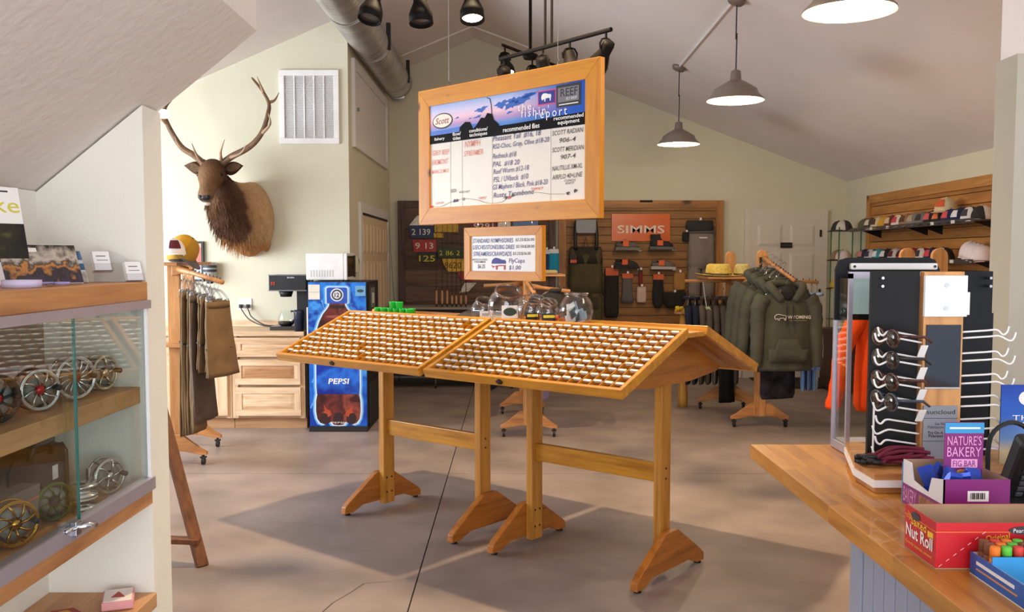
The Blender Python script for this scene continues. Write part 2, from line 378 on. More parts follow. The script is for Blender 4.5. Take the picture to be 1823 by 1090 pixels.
# dark low cabinet right of the back door and dark mat in front of the door
m = tag(MB().box(3.02, 3.95, 10.95, 11.85, .001, .02).build('door_mat', K(40, 32, 28, .95, bump=.4), bevel=.006), 'dark brown mat on the floor in front of the back door', 'mat')
cb = thing('storage_chest', 'low dark brown chest between the back door and the right wall', 'chest', (4.0, 10.8, 0))
M_chest = wood('dark_stain', S(66, 42, 30), S(40, 26, 20), 'X', .5)
MB().box(-.36, .22, -.25, .25, .04, .68).build('body', M_chest, cb)
MB().box(-.38, .23, -.27, .26, .68, .72).build('lid', M_chest, cb, bevel=.004)
MB().box(-.34, -.30, -.23, .23, 0, .04).box(.16, .2, -.23, .23, 0, .04).build('plinth', M_black, cb)
# ================================================================ two fly-bin tables, end to end
PHI = math.radians(22.5); TS, TT = .5944, .045
M_label = K(226, 216, 210, .5); M_binfloor = wood('bin_floor', S(178, 112, 40), S(130, 76, 24), 'Y', .5)
M_fly = mat('fly_hackle', S(92, 66, 44), .9, var=.6, scale=90)
def tray_matrix(flip):
    return (Rz(PI) if flip else Matrix()) @ Tr(0, -.626, .944) @ Matrix.Rotation(PHI, 4, 'X')
NX, NR, HW = 20, 10, .565
def bin_tray(parent, flip, full, L0=-HW - .015, L1=HW + .015):
    M = tray_matrix(flip)
    f = MB(); w = .022
    f.box(L0, L1, 0, w, 0, TT).box(L0, L1, TS - w, TS, 0, TT).box(L0, L0 + w, w, TS - w, 0, TT).box(L1 - w, L1, w, TS - w, 0, TT)
    tr = f.build('bin_tray', M_oak, parent, bevel=.003); tr.matrix_local = M
    MB().box(L0 + w, L1 - w, w, TS - w, .004, .012).build('tray_floor', M_binfloor, tr)
    x0, x1 = L0 + w, L1 - w; cx = (x1 - x0) / NX; cv = (TS - 2 * w) / NR
    first = MB().box(-.0014, .0014, w, TS - w, .012, .038).build('divider', M_oakY, tr); first.location.x = x0 + cx
    for i in range(2, NX): dup(first, 'divider', None, tr, (x0 + cx * i, 0, 0))
    row = MB().box(x0, x1, -.0014, .0014, .012, .034).build('row_divider', M_oak, tr); row.location.y = w + cv
    for j in range(2, NR): dup(row, 'row_divider', None, tr, (0, w + cv * j, 0))
    if full:
        lb = MB().add([(-.0195, -.004, .024), (.0195, -.004, .024), (.0195, -.0125, .039), (-.0195, -.0125, .039), (-.0195, .0, .0405), (.0195, .0, .0405), (.0195, -.001, .024), (-.0195, -.001, .024)],
                      [(0, 1, 2, 3), (3, 2, 5, 4), (4, 5, 6, 7), (0, 3, 4, 7), (1, 6, 5, 2)])
        src = None; fly = MB()
        for j in range(NR):
            for i in range(NX):
                x = x0 + cx * (i + .5); v = w + cv * (j + 1)
                if random.random() > .985: continue
                if src is None: src = lb.build('label_card', M_label, tr); o = src
                else: o = dup(src, 'label_card', None, tr)
                o.location = (x + random.uniform(-.003, .003), v - .002, random.uniform(-.002, .002)); o.rotation_euler = (random.uniform(-.12, .12), 0, random.uniform(-.05, .05))
                for k in range(4):
                    a, b = x + random.uniform(-.018, .018), v - cv * random.uniform(.35, .85); r = random.uniform(.003, .007)
                    fly.add([(a - r, b, .014), (a, b - r * .6, .014), (a + r, b, .015), (a, b + r * .6, .014), (a, b, .013 + r), (a, b, .0125)], [(0, 1, 4), (1, 2, 4), (2, 3, 4), (3, 0, 4), (1, 0, 5), (2, 1, 5), (3, 2, 5), (0, 3, 5)])
        fo = fly.build('flies', M_fly, tr); fo['kind'] = 'stuff'
        md = MB().lathe([(0, 0), (1, 0), (1, .25), (.7, .4), (0, .45)], 20, M=Tr(-.09, 0, TT * .5) @ Matrix.Rotation(PI / 2, 4, 'X') @ Matrix.Diagonal((.021, .014, .008, 1))).build('medallion', mat('bronze_medallion', S(70, 56, 38), .4, .8, var=.4, scale=120), tr, True)
    return tr
FOOT = [(-.315, .012), (-.31, .05), (-.285, .072), (-.055, .225), (.055, .225), (.285, .072), (.31, .05), (.315, .012), (.25, .012), (.17, .045), (-.17, .045), (-.25, .012)]
def fly_table(label, cx, cy, px, split):
    t = thing('fly_bin_table', label, 'display table', (cx, cy, 0), -.697)
    bin_tray(t, False, True); bin_tray(t, True, False)
    MB().box(-.575, .575, -.075, .075, 1.165, 1.188).build('ridge_shelf', M_oak, t, bevel=.003)
    for k, x in enumerate(px):
        sgn = -1 if k == 0 else 1
        MB().box(x - .021, x + .021, -.044, .044, 0.03 if k == 0 else .03, 1.165).build('post', M_oakZ, t, bevel=.003)
        MB().prism(FOOT, x + sgn * .0225 - .02 + sgn * .02 - 0, x + sgn * .0225 + .02 + sgn * .02, 'YZ').build('foot', M_oakD, t, bevel=.004)
        gx = x + sgn * .03
        MB().prism([(-.50, .975), (-.10, 1.163), (.10, 1.163), (.50, .975), (.46, .955), (.20, .93), (-.20, .93), (-.46, .955)], gx - .009, gx + .009, 'YZ').build('gable_bracket', M_oakD, t)
        for y in (-.28, .28): MB().lathe([(.018, 0), (.018, .006), (.008, .012), (.008, .014)], 10, (x + sgn * .0425, y, .0005)).build('glide', M_black, t)
        bolts = [(-.02, .10), (.02, .10), (-.02, .19), (.02, .19)] if k == 0 else [(0, .475), (0, .525)]
        for y, z in bolts: MB().cyl((x + .0205, y, z), (x + .0225, y, z), .006, n=8).build('bolt', M_black, t)
    MB().box(px[0] + .021, px[1] - .021, -.018, .018, .455, .548).build('stretcher', M_oak, t, bevel=.003)
    return t
tableA = fly_table('honey oak fly-bin table standing farther from the counter, nearer the soda machine', -.4975, 5.4775, (-.355, .435), 0)
tableB = fly_table('honey oak fly-bin table standing nearer the counter, with glass-clear jars on its ridge', .418, 4.711, (-.389, .396), 1)

# jars on the ridge: built round a vertical axis, tilted where the photo shows the mouth facing the room
def fishbowl(label, X, z0, r, tilt=0, yaw=0, h=None, cap=None):
    Y = 5.107 - .837 * (X + .055)
    j = thing('plastic_jar', label, 'jar', (X, Y, z0), yaw, 'clear jars on the fly table ridge')
    h = h or 1.75 * r
    T = Tr(0, 0, r * .86) @ Matrix.Rotation(tilt, 4, 'X') @ Tr(0, 0, -r * .86)
    prof = [(0, 0), (r * .55, 0), (r * .8, r * .16), (r * .97, r * .55), (r, r * .86), (r * .95, r * 1.2), (r * .8, r * 1.5), (r * .66, r * 1.64), (r * .66, h), (r * .7, h + .004), (r * .7, h + .012), (r * .63, h + .012), (r * .62, r * 1.62), (r * .76, r * 1.48), (r * .9, r * 1.2)]
    MB(T).lathe(prof, 28, cap=False).build('bowl', M_jar, j, True)
    MB(T).tube([(r * .675 * math.cos(a), r * .675 * math.sin(a), h + .006) for a in [2 * PI * k / 28 for k in range(28)]], .005, 6, closed=True).build('rim', glass('jar_rim', (.86, .84, .84, 1), 3, .1), j, True)
    return j, T
j1, _ = fishbowl('smallest tilted clear jar with a white label, left of the five', -.165, 1.189, .062, .5, .35)
MB().add([(-.035, -.064, .012), (.035, -.064, .012), (.035, -.064, .052), (-.035, -.064, .052)], [(0, 1, 2, 3)]).build('jar_label', M_white, j1, solid=.001)
words('REEF', -.02, .026, .04, .014, M_ink, j1, y=-.0655)
j2, _ = fishbowl('largest tilted empty clear jar with an oval badge label', -.035, 1.189, .098, .55, .25)
MB().add([(-.045, -.096, .02), (.045, -.096, .02), (.045, -.096, .09), (-.045, -.096, .09)], [(0, 1, 2, 3)]).build('jar_label', M_white, j2, solid=.001)
MB().lathe([(0, 0), (1, 0), (1, 1), (0, 1)], 20, M=Tr(0, -.0975, .056) @ Matrix.Rotation(PI / 2, 4, 'X') @ Matrix.Diagonal((.036, .022, .001, 1))).build('jar_badge', K(40, 60, 44), j2)
j3, _ = fishbowl('tilted clear jar with orange pieces and a black label, left of two such jars', .095, 1.189, .072, .5, .3)
j4, _ = fishbowl('tilted clear jar with pink and orange pieces and a black label', .185, 1.189, .064, .5, .2)
for j, cols, nm in ((j3, [(255, 120, 20), (250, 150, 30)], 'WOOLLY'), (j4, [(250, 60, 120), (255, 120, 20), (240, 80, 30)], 'WOOLLY')):
    MB().add([(-.046, -.068, .014), (.03, -.068, .014), (.03, -.068, .056), (-.046, -.068, .056)], [(0, 1, 2, 3)]).build('jar_label', M_black, j, solid=.001)
    MB().box(-.038, .022, -.0705, -.0695, .034, .048).build('label_stripe', K(230, 210, 40), j)
    for k in range(16):
        a = random.uniform(0, 2 * PI); rr = random.uniform(0, .042)
        MB().ball((rr * math.cos(a) + .012, rr * math.sin(a) - .01, .016 + random.uniform(0, .03)), (.011, .011, .008), 8, 5).build('indicator_float', K(*random.choice(cols)), j, True)
j5, _ = fishbowl('upright round clear jar full of pale leader packets', .328, 1.189, .088)
for k in range(16):
    a = random.uniform(0, 2 * PI); rr = random.uniform(0, .045)
    M = Tr(rr * math.cos(a), rr * math.sin(a), .03 + .075 * random.random()) @ Euler((random.uniform(-.6, .6), random.uniform(-.6, .6), a)).to_matrix().to_4x4()
    MB().box(-.028, .028, -.002, .002, -.022, .022, M).build('leader_packet', K(*random.choice([(206, 214, 222), (226, 228, 226), (150, 176, 192), (60, 84, 90), (236, 236, 230)])), j5)
j6 = fishbowl('small clear jar with orange pieces half hidden behind the upright jar', .252, 1.189, .04)[0]
for k in range(6):
    MB().ball((random.uniform(-.02, .02), random.uniform(-.02, .02), .012 + .006 * k), .009, 8, 5).build('indicator_float', K(250, 120, 40), j6, True)

# price pads and cups on the ridge of the farther table
for lab, s, ln, col in (('black-faced clear clipboard lying tilted on the fly table ridge', -.235, .15, (70, 66, 64)), ('grey clipboard lying beside the jars on the fly table ridge', -.055, .13, (176, 168, 160))):
    X, Y = -.055 + .767 * s, 5.107 - .642 * s
    c = thing('clipboard', lab, 'clipboard', (X, Y + .02, 1.2), -.697)
    MB().box(-.09, .09, -.06, .09, 0, .012, Matrix.Rotation(.28, 4, 'X')).build('board', K(*col, rough=.25), c, bevel=.003)
    MB().box(-.03, .03, .06, .09, .012, .02, Matrix.Rotation(.28, 4, 'X')).build('clip', M_steel, c, bevel=.003)
M_green = mat('green_plastic', S(20, 190, 70), .3, var=.06)
spots = [(0, 0, 0), (.055, 0, 0), (.11, .006, 0), (.165, 0, 0), (.22, .0, 0), (.275, 0, 0), (.135, .0, .0395), (.19, .0, .0395), (.245, .05, 0), (.08, .05, 0)]
names = ['first at the left end of the front row', 'second in the front row', 'third in the front row', 'fourth in the front row', 'fifth in the front row', 'last at the right of the front row', 'left of the two stacked on top', 'right of the two stacked on top', 'behind the fifth', 'behind the second']
for (a, b, zz), nm in zip(spots, names):
    s = -1.0 + a
    X, Y = -.055 + .767 * s + .642 * b, 5.107 - .642 * s + .767 * b
    t = thing('fly_cup', 'green plastic cup on the table ridge, ' + nm, 'cup', (X, Y, 1.19 + zz), 0, 'green fly cups on the table ridge')
    MB().lathe([(0, 0), (.019, 0), (.023, .036), (.024, .039), (.021, .039), (.017, .003), (0, .003)], 14, cap=False).build('cup', M_green, t, True)
for k in range(1):
    s = -.72; t = thing('green_disc', 'flat green lid lying right of the green fly cups', 'lid', (-.055 + .767 * s, 5.107 - .642 * s, 1.188)); MB().lathe([(0, 0), (.03, 0), (.03, .006), (0, .008)], 16).build('disc', M_green, t, True)
    t2 = thing('green_disc', 'flat green lid lying at the foot of the upright round jar', 'lid', (-.055 + .767 * .63, 5.107 - .642 * .63 - .03, 1.2)); MB().lathe([(0, 0), (.03, 0), (.03, .006), (0, .008)], 16).build('disc', K(150, 210, 60), t2, True)
# ================================================================ the hanging report board and the small price board
def board(name, label, cx, cy, z0, rz, W, H, fw, depth=.035):
    t = thing(name, label, 'sign', (cx, cy, z0), rz)
    a, b = W / 2, W / 2 - fw
    for pts, m in (([(-a, 0), (a, 0), (b, fw), (-b, fw)], M_pine), ([(-a, H), (-b, H - fw), (b, H - fw), (a, H)], M_pine),
                   ([(-a, 0), (-b, fw), (-b, H - fw), (-a, H)], M_pineZ), ([(a, 0), (a, H), (b, H - fw), (b, fw)], M_pineZ)):
        MB().prism(pts, -depth / 2, depth / 2, 'XZ').build('frame_rail', m, t, bevel=.002)
    return t
rs = board('fishing_report_board', 'large pine-framed whiteboard hanging by two cables above the fly tables', -.05, 5.15, 1.728, -.783, 1.39, .784, .097)
PW, PZ0, PZ1 = .598, .097, .687
wb = MB().box(-PW, PW, -.006, .006, PZ0, PZ1).build('whiteboard', mat('whiteboard', S(226, 219, 206), .4, var=.02, spec=.3), rs)
HZ = .468                                                   # lower edge of the printed header
Yp = -.0075
def flat(poly, name, m, y=Yp, par=None, th=.0012): return MB().prism(poly, y - th, y, 'XZ').build(name, m, par or rs)
def ellipse(cx, cz, a, b, n=24, rot=0, wob=0):
    out = []
    for k in range(n):
        q = 2 * PI * k / n; r = 1 + wob * math.sin(3 * q + cx * 40) * .5 + wob * math.sin(7 * q + cz * 60) * .5
        x, z = a * r * math.cos(q), b * r * math.sin(q)
        out.append((cx + x * math.cos(rot) - z * math.sin(rot), cz + x * math.sin(rot) + z * math.cos(rot)))
    return out
# sunset print: blue at the right and in the water, pale pink in the middle of the sky
m, nt, b = nodes('sunset_print'); N, L = nt.nodes, nt.links
tc = N.new('ShaderNodeTexCoord'); sp = N.new('ShaderNodeSeparateXYZ'); L.new(tc.outputs['Object'], sp.inputs[0])
def mrange(src, a, bb):
    q = N.new('ShaderNodeMapRange'); q.inputs['From Min'].default_value = a; q.inputs['From Max'].default_value = bb; L.new(src, q.inputs[0]); return q.outputs[0]
r1 = N.new('ShaderNodeValToRGB'); e = r1.color_ramp.elements
e[0].position = 0; e[0].color = S(30, 90, 190)
for p, c in ((.18, S(80, 140, 210)), (.36, S(190, 150, 196)), (.55, S(240, 200, 214)), (.75, S(214, 206, 236))):
    q = e.new(p); q.color = c
e[-1].position = 1; e[-1].color = S(150, 180, 232)
L.new(mrange(sp.outputs[2], HZ + .035, PZ1), r1.inputs[0])
r2 = N.new('ShaderNodeValToRGB'); e = r2.color_ramp.elements; e[0].position = .55; e[0].color = (0, 0, 0, 1); e[1].position = .92; e[1].color = (1, 1, 1, 1)
L.new(mrange(sp.outputs[0], -PW, PW), r2.inputs[0])
mx = N.new('ShaderNodeMixRGB'); L.new(r2.outputs[0], mx.inputs[0]); L.new(r1.outputs[0], mx.inputs[1]); mx.inputs[2].default_value = S(16, 84, 186)
L.new(mx.outputs[0], b.inputs['Base Color']); b.inputs['Roughness'].default_value = .25
flat([(-PW, HZ), (PW, HZ), (PW, PZ1), (-PW, PZ1)], 'printed_header', m)
y2, y3, y4 = Yp - .0014, Yp - .003, Yp - .0045
M_sea = K(24, 70, 160, .3); M_cloud = K(34, 96, 190, .3); M_isl = K(22, 20, 22, .7, spec=.1)
flat([(-PW, HZ + .045), (-.08, HZ + .045), (-.08, HZ + .085), (-PW, HZ + .07)], 'printed_sea', K(36, 100, 196, .3), y2)
flat([(-PW, HZ), (PW, HZ), (PW, HZ + .062), (.1, HZ + .052), (-PW, HZ + .048)], 'black_band', M_isl, y2 - .0002)
isl = [(-.34, HZ + .05), (-.335, HZ + .075), (-.29, HZ + .1), (-.25, HZ + .095), (-.225, HZ + .055), (-.20, HZ + .07), (-.16, HZ + .11), (-.13, HZ + .105), (-.11, HZ + .13), (-.07, HZ + .12), (-.06, HZ + .09), (-.02, HZ + .06), (-.02, HZ + .045)]
flat(isl, 'printed_island', M_isl, y3)
MB().tube([(-.075, y3, HZ + .12), (-.08, y3, HZ + .17), (-.09, y3, HZ + .205), (-.115, y3, HZ + .214)], .0018, 5).build('printed_rod', M_isl, rs)
cm = MB()
for cx, cz, a, bb in ((-.16, HZ + .155, .045, .012), (-.19, HZ + .118, .03, .006), (-.36, HZ + .13, .015, .004), (.0, HZ + .165, .045, .018), (.08, HZ + .16, .05, .025), (.16, HZ + .175, .08, .018), (.06, HZ + .115, .02, .005), (-.25, HZ + .115, .012, .003), (.20, HZ + .19, .05, .01)):
    cm.prism(ellipse(cx, cz, a, bb, 20, .15, .5), y2 - .001, y2, 'XZ')
cm.build('printed_clouds', M_cloud, rs)
flat(ellipse(-.485, HZ + .125, .088, .045), 'logo_ring', M_dark, y2); flat(ellipse(-.485, HZ + .126, .08, .038), 'logo_oval', K(238, 228, 210, .3), y3)
words('Scott', -.545, HZ + .108, .12, .036, K(150, 60, 40), rs, y4 - .001, shear=.3)
words('the', .125, HZ + .112, .10, .038, M_white, rs, y4, gap=1.35); words("fishin'", .15, HZ + .077, .20, .045, M_white, rs, y4, gap=1.35); words('report', .255, HZ + .045, .22, .05, M_white, rs, y4 - .0005, gap=1.35)
flat([(.27, HZ + .125), (.395, HZ + .125), (.395, HZ + .2), (.27, HZ + .2)], 'flag_border', K(226, 70, 110), y2); flat([(.276, HZ + .131), (.389, HZ + .131), (.389, HZ + .194), (.276, HZ + .194)], 'flag_field', K(30, 40, 140), y3)
BISON = [(-.5, .05), (-.46, .28), (-.36, .42), (-.2, .5), (0, .45), (.2, .34), (.42, .32), (.5, .18), (.47, -.1), (.44, -.45), (.36, -.45), (.35, -.15), (.2, -.08), (.1, -.12), (-.05, -.1), (-.1, -.45), (-.18, -.45), (-.2, -.14), (-.3, -.2), (-.38, -.3), (-.46, -.2)]
flat([(.332 + x * .07, HZ + .162 + z * .045) for x, z in BISON], 'bison_emblem', M_white, y4)
flat([(.40, HZ + .10), (.565, HZ + .10), (.565, HZ + .212), (.40, HZ + .212)], 'badge_back', M_black, y2); flat([(.412, HZ + .125), (.553, HZ + .125), (.553, HZ + .198), (.412, HZ + .198)], 'badge_face', K(120, 116, 122), y3)
words('REEF', .43, HZ + .152, .115, .04, M_ink, rs, y4, bold=.01); words('FLY SHOP', .47, HZ + .132, .07, .014, M_white, rs, y4); flat([(.42, HZ + .110), (.55, HZ + .110), (.55, HZ + .115), (.42, HZ + .115)], 'small_print', M_white, y4)
for s, x, z, w, h in (('fishery', -.555, HZ + .012, .09, .022), ('flow/\ntides', -.395, HZ + .006, .07, .044), ('conditions/\ntechniques', -.255, HZ + .006, .15, .05), ('recommended flies', .015, HZ + .012, .27, .026), ('recommended\nequipment', .385, HZ + .008, .2, .05)):
    words(s, x, z, w, h, M_white, rs, y4 - .001, bold=.012)

for x in (-.42, -.32, -.075, .36): MB().box(x - .0008, x + .0008, Yp - .0006, Yp, PZ0, HZ).build('column_rule', K(150, 146, 138), rs)
def ink(items, m):
    for s, x, z, w, h in items: words(s, x, z, w, h, m, rs, Yp - .001, shear=.18, rot=random.uniform(-.01, .03), bold=.004)
M_fadred = K(226, 130, 112, .5)
ink([('GREY REEF', -.58, .40, .15, .03), ('FREMONT', -.58, .345, .14, .03), ('MIRACLE MILE', -.585, .295, .15, .022)], M_fadred)
ink([('NYMPH', -.30, .425, .13, .035), ('STREAMER', -.305, .375, .155, .03)], M_fadred)
ink([('Pheasant Tail  #16, 18', -.07, .435, .36, .034), ('RS2-Choc, Gray, Olive #18-20', -.07, .39, .42, .034), ('Redneck #18', -.07, .343, .18, .03), ('PAL  #18 20', -.07, .30, .205, .03), ('Reef Worm #12-18', -.065, .258, .27, .03),
     ('PSL / UVbeck  #10', -.065, .214, .265, .032), ('GS Mayhem / Black, Pink #18-20', -.07, .168, .41, .036), ('Rusty Trombone', -.065, .124, .305, .036)], M_inkpurple)
ink([('SCOTT RADIAN', .37, .43, .21, .024), ('906-4', .42, .39, .11, .024), ('SCOTT MERIDIAN', .37, .345, .215, .024), ('907-4', .43, .305, .1, .024), ('NAUTILUS XM-XL', .37, .25, .205, .024), ('AIRFLO 40+LINE', .37, .205, .205, .024)], K(60, 52, 44))
ink([('LEADER', -.55, .118, .07, .012), ('TIPPET', -.185, .128, .065, .014), ('TIPPET', .22, .158, .09, .014)], M_inkred)
ink([('SURGEON', -.42, .178, .05, .02), ('BLOOD KNOT', -.345, .172, .09, .012)], K(70, 60, 90)); ink([('CLINCH\nKNOT', .455, .176, .075, .026)], K(60, 52, 44))
ld = [(-.585, .106), (-.5, .104), (-.42, .125), (-.36, .135), (-.28, .138), (-.2, .128), (-.1, .105), (0, .108), (.05, .13), (.15, .148), (.25, .148), (.35, .135), (.46, .13)]
MB().tube([(x, Yp - .001, z) for x, z in smooth_path([(a, b, 0) for a, b in ld], 4) for z in [0]] if False else [(p.x, Yp - .001, p.y) for p in smooth_path([(a, b, 0) for a, b in ld], 4)], .0011, 5).build('drawn_leader', K(120, 112, 100), rs)
for x, z, c in ((-.585, .104, (206, 50, 50)), (-.385, .13, (50, 40, 90)), (-.365, .131, (50, 40, 90)), (-.31, .137, (150, 146, 130)), (.035, .13, (60, 60, 50)), (.06, .13, (200, 60, 50)), (.085, .14, (60, 70, 50)), (.48, .132, (60, 60, 50)), (.53, .142, (60, 60, 50))):
    flat(ellipse(x, z, .011, .008, 12, .3, .4), 'drawn_knot', K(*c), Yp - .001)
# cables and their hooks
for lx in (-.44, .40):
    X, Y = -.05 + lx * .709, 5.15 - lx * .705
    MB().tube([(lx, 0, .784), (lx, 0, .80), (lx + .008, 0, .812), (lx, 0, .824), (lx - .008, 0, .812), (lx, 0, .80)], .003, 6).build('eye_hook', M_chrome, rs)
    MB().tube([(lx, 0, .82), (lx, 0, ceil_z(X) - 1.728)], .0016, 5).build('cable', M_chrome, rs)
ps = board('price_board', 'small pine-framed price whiteboard hanging under the big report board', -.048, 5.188, 1.408, -.783, .612, .296, .05, .03)
MB().box(-.256, .256, -.005, .005, .05, .246).build('whiteboard', mat('whiteboard_small', S(224, 222, 220), .4, var=.03, spec=.3), ps)
for s, x, z, w, h, mm in (('STANDARD NYMPHS/DRIES', -.238, .208, .32, .024, M_inkblue), ('LEECHES/STONES/BIG DRIES', -.238, .172, .33, .024, M_inkblue), ('STREAMERS/CRAWDADS', -.235, .134, .305, .025, M_inkblue),
                          ('$2.25/$26.00', .10, .212, .14, .018, K(70, 70, 60)), ('$2.50/$28.00', .105, .176, .135, .018, K(70, 70, 60)), ('$3.25/$36.00', .08, .138, .135, .018, K(70, 70, 60)), ('-ARTICULATED-\nSTREAMERS', -.25, .096, .135, .024, K(60, 54, 40)),
                          ('$6.25', -.2, .062, .06, .026, K(60, 54, 40)), ('FlyCups', .05, .09, .12, .032, M_inkpurple), ('$1.00', .05, .057, .09, .026, M_inkpurple)):
    words(s, x, z, w, h, mm, ps, -.0065, shear=.1, bold=.006)
bz = [(-.03 + x * .115, .09 + z * .07) for x, z in BISON]
flat([(x, max(z, .092)) for x, z in bz], 'bison_emblem', K(48, 44, 130), -.006, ps)
flat([(x, min(z, .088) if z < .088 else .088 - .3 * (z - .088)) for x, z in bz], 'bison_legs', K(186, 50, 44), -.006, ps)
for lx in (-.2, .02, .22): MB().tube([(lx, 0, .296), (lx + .006, 0, .304), (lx, 0, .312), (lx - .006, 0, .304), (lx, 0, .296)], .002, 5).tube([(lx, 0, .31), (lx, 0, .32)], .002, 5).build('eye_hook', M_chrome, ps)

# ================================================================ lamps, track lights, duct
M_bronze = mat('bronze_enamel', S(126, 112, 102), .4, .1, var=.05); M_shadein = mat('white_enamel', S(244, 236, 224), .4, var=.02)
M_bulb = mat('lit_bulb', (1, .85, .6, 1), .5, emit=14)
def pendant(label, X, Y, zr, R=.215):
    zc = ceil_z(X); t = thing('pendant_lamp', label, 'lamp', (X, Y, zr), 0, 'barn pendant lamps')
    prof = [(R, 0), (R * .985, .012), (R * .80, .05), (R * .74, .085), (R * .45, .125), (.05, .15), (.043, .155), (.036, .22), (.012, .232), (.0, .232)]
    MB().lathe(prof, 32, cap=False).build('shade', M_bronze, t, True)
    MB().lathe([(R - .004, .002), (R * .79, .048), (R * .72, .083), (R * .43, .12), (.03, .145), (0, .145)], 32, cap=False).build('shade_lining', M_shadein, t, True)
    MB().lathe([(0, .004), (.03, .006), (.055, .025), (.06, .05), (.045, .085), (.025, .11), (.022, .145), (0, .146)], 16).build('bulb', M_bulb, t, True)
    MB().tube([(0, 0, .23), (.004, 0, .5), (-.003, 0, zc - zr - .3), (0, 0, zc - zr - .03)], .005, 6).build('cord', M_black, t)
    sl = Matrix.Rotation(math.atan(.378), 4, 'Y')
    MB(Tr(0, 0, zc - zr) @ sl).lathe([(0, -.045), (.055, -.04), (.07, -.02), (.07, 0), (0, 0)], 20).build('canopy', M_bronze, t, True)
    d = bpy.data.lights.new('pendant_glow', 'POINT'); d.energy = 34; d.color = (1, .76, .46); d.shadow_soft_size = .05
    o = bpy.data.objects.new('pendant_glow', d); COL.objects.link(o); o.location = (X, Y, zr - .03)
pendant('bronze barn pendant lamp farthest from the camera, near the back wall', 1.695, 9.66, 2.685)
pendant('bronze barn pendant lamp second from the back wall', 1.685, 7.18, 2.715)
pendant('bronze barn pendant lamp nearest the camera, above the counter', 1.585, 4.5, 2.685)
cd = tag(MB().tube([(1.675, 7.2, ceil_z(1.675) - .008), (1.69, 9.62, ceil_z(1.69) - .008)], .012, 6).build('conduit', M_trim), 'thin white cable channel on the sloped ceiling between two pendant lamps', 'conduit')

M_tl = mat('black_bronze', S(22, 19, 18), .6, 0, spec=.12, var=.06)
M_lens = mat('lit_lens', (1, .86, .6, 1), .5, emit=9); M_off = K(70, 66, 64, .2)
def head(par, loc, yaw, tilt, lit=False, s=1.0, drop=.06):
    """bell-shaped spot on a yoke, hanging from loc in the fixture's space"""
    M = Tr(*loc) @ Tr(0, 0, -drop - .045) @ Rz(yaw) @ Matrix.Rotation(tilt, 4, 'X') @ Matrix.Scale(s, 4)
    o = MB(M).lathe([(0, .05), (.03, .05), (.036, .03), (.036, -.02), (.062, -.085), (.064, -.135), (.058, -.137), (.055, -.10), (0, -.095)], 20, cap=False).build('lamp_head', M_tl, par, True)
    MB(M).lathe([(0, -.112), (.05, -.112), (.054, -.118), (0, -.122)], 16).build('lens', M_lens if lit else M_off, par)
    M2 = Tr(*loc) @ Tr(0, 0, -drop - .045) @ Rz(yaw) @ Matrix.Scale(s, 4)
    MB(M2).tube([(-.042, 0, 0), (-.045, 0, .03), (-.03, 0, .055), (0, 0, .064), (.03, 0, .055), (.045, 0, .03), (.042, 0, 0)], .006, 6).build('yoke', M_tl, par)
    MB().cyl(loc, (loc[0], loc[1], loc[2] - drop + .02), .007 * s, n=8).build('stem', M_tl, par)
t = thing('track_light', 'black bar of four spot heads hung on two rods behind the report board', 'lamp', (.24, 5.8, 2.82))
a, b = Vector((-.318, .4, .0)), Vector((.32, -.4, 0))
MB().tube([a, b], .013, 10).build('bar', M_tl, t)
for f in (.44, .50):
    p = a.lerp(b, f); MB().cyl(p, (p.x, p.y, ceil_z(p.x + .24) - 2.82), .008, n=8).build('rod', M_tl, t)
for f, yaw, tilt, lit in ((.04, .4, .7, False), (.42, -.6, .5, False), (.66, .2, -.6, False), (.96, .62, .75, False)): head(t, a.lerp(b, f), yaw, tilt, lit)
t = thing('track_light', 'small crossed black track light farther back with one lit head', 'lamp', (.14, 7.3, 3.05))
a, b = Vector((-.21, -.3, .04)), Vector((.24, .3, -.0))
MB().tube([a, b], .012, 8).build('bar', M_tl, t)
MB().lathe([(0, .0), (.05, 0), (.06, .03), (.02, .05), (.012, .06), (.012, ceil_z(.14) - 3.05), (0, ceil_z(.14) - 3.05)], 16).build('hub', M_tl, t, True)
head(t, a.lerp(b, .04), .3, -.5, True, .95); head(t, a.lerp(b, .5), .3, .5, False, .95, .08)
t = thing('track_light', 'black bar of three spot heads near the ridge in front of the duct', 'lamp', (-.48, 5.0, 2.995))
MB().tube([(-.32, 0, 0), (.36, -.05, 0)], .012, 8).build('bar', M_tl, t)
MB().cyl((0, 0, 0), (0, 0, ceil_z(-.48) - 2.995), .008, n=8).build('rod', M_tl, t)
head(t, (-.235, 0, 0), -.5, -.38, False); head(t, (.0, 0, -.01), .3, -.2, False); head(t, (.27, -.03, -.005), .15, -.3, True)

M_duct = mat('galvanized_steel', S(196, 194, 190), .32, .75, var=.16, scale=5)
d = thing('air_duct', 'galvanized spiral air duct along the ceiling to the back wall', 'duct', (-1.40, 4.6, 3.66))
prof = []; R = .172; L = 7.0; n = int(L / .085)
for i in range(n):
    z = i * .085; prof += [(R, z), (R, z + .06), (R + .006, z + .068), (R + .006, z + .077)]
prof += [(R, L), (R - .006, L), (R - .006, 0)]
DM = Matrix.Rotation(-PI / 2, 4, 'X')
MB(DM).lathe(prof, 32, cap=False).build('spiral_pipe', M_duct, d, 'auto')
MB(DM).lathe([(0, L - .01), (R, L - .01), (R + .012, L - .02), (R + .012, L + .01), (0, L + .012)], 32).build('end_cap', M_duct, d, 'auto')
for z in (3.45, 4.9, 6.65):
    MB(DM).lathe([(R + .004, z), (R + .009, z), (R + .009, z + .035), (R + .004, z + .035)], 32, cap=False).build('collar', M_duct, d)
    MB().box(R - .02, R + .02, z - .02, z + .03, -.06, .2).build('hanger_strap', M_black, d)
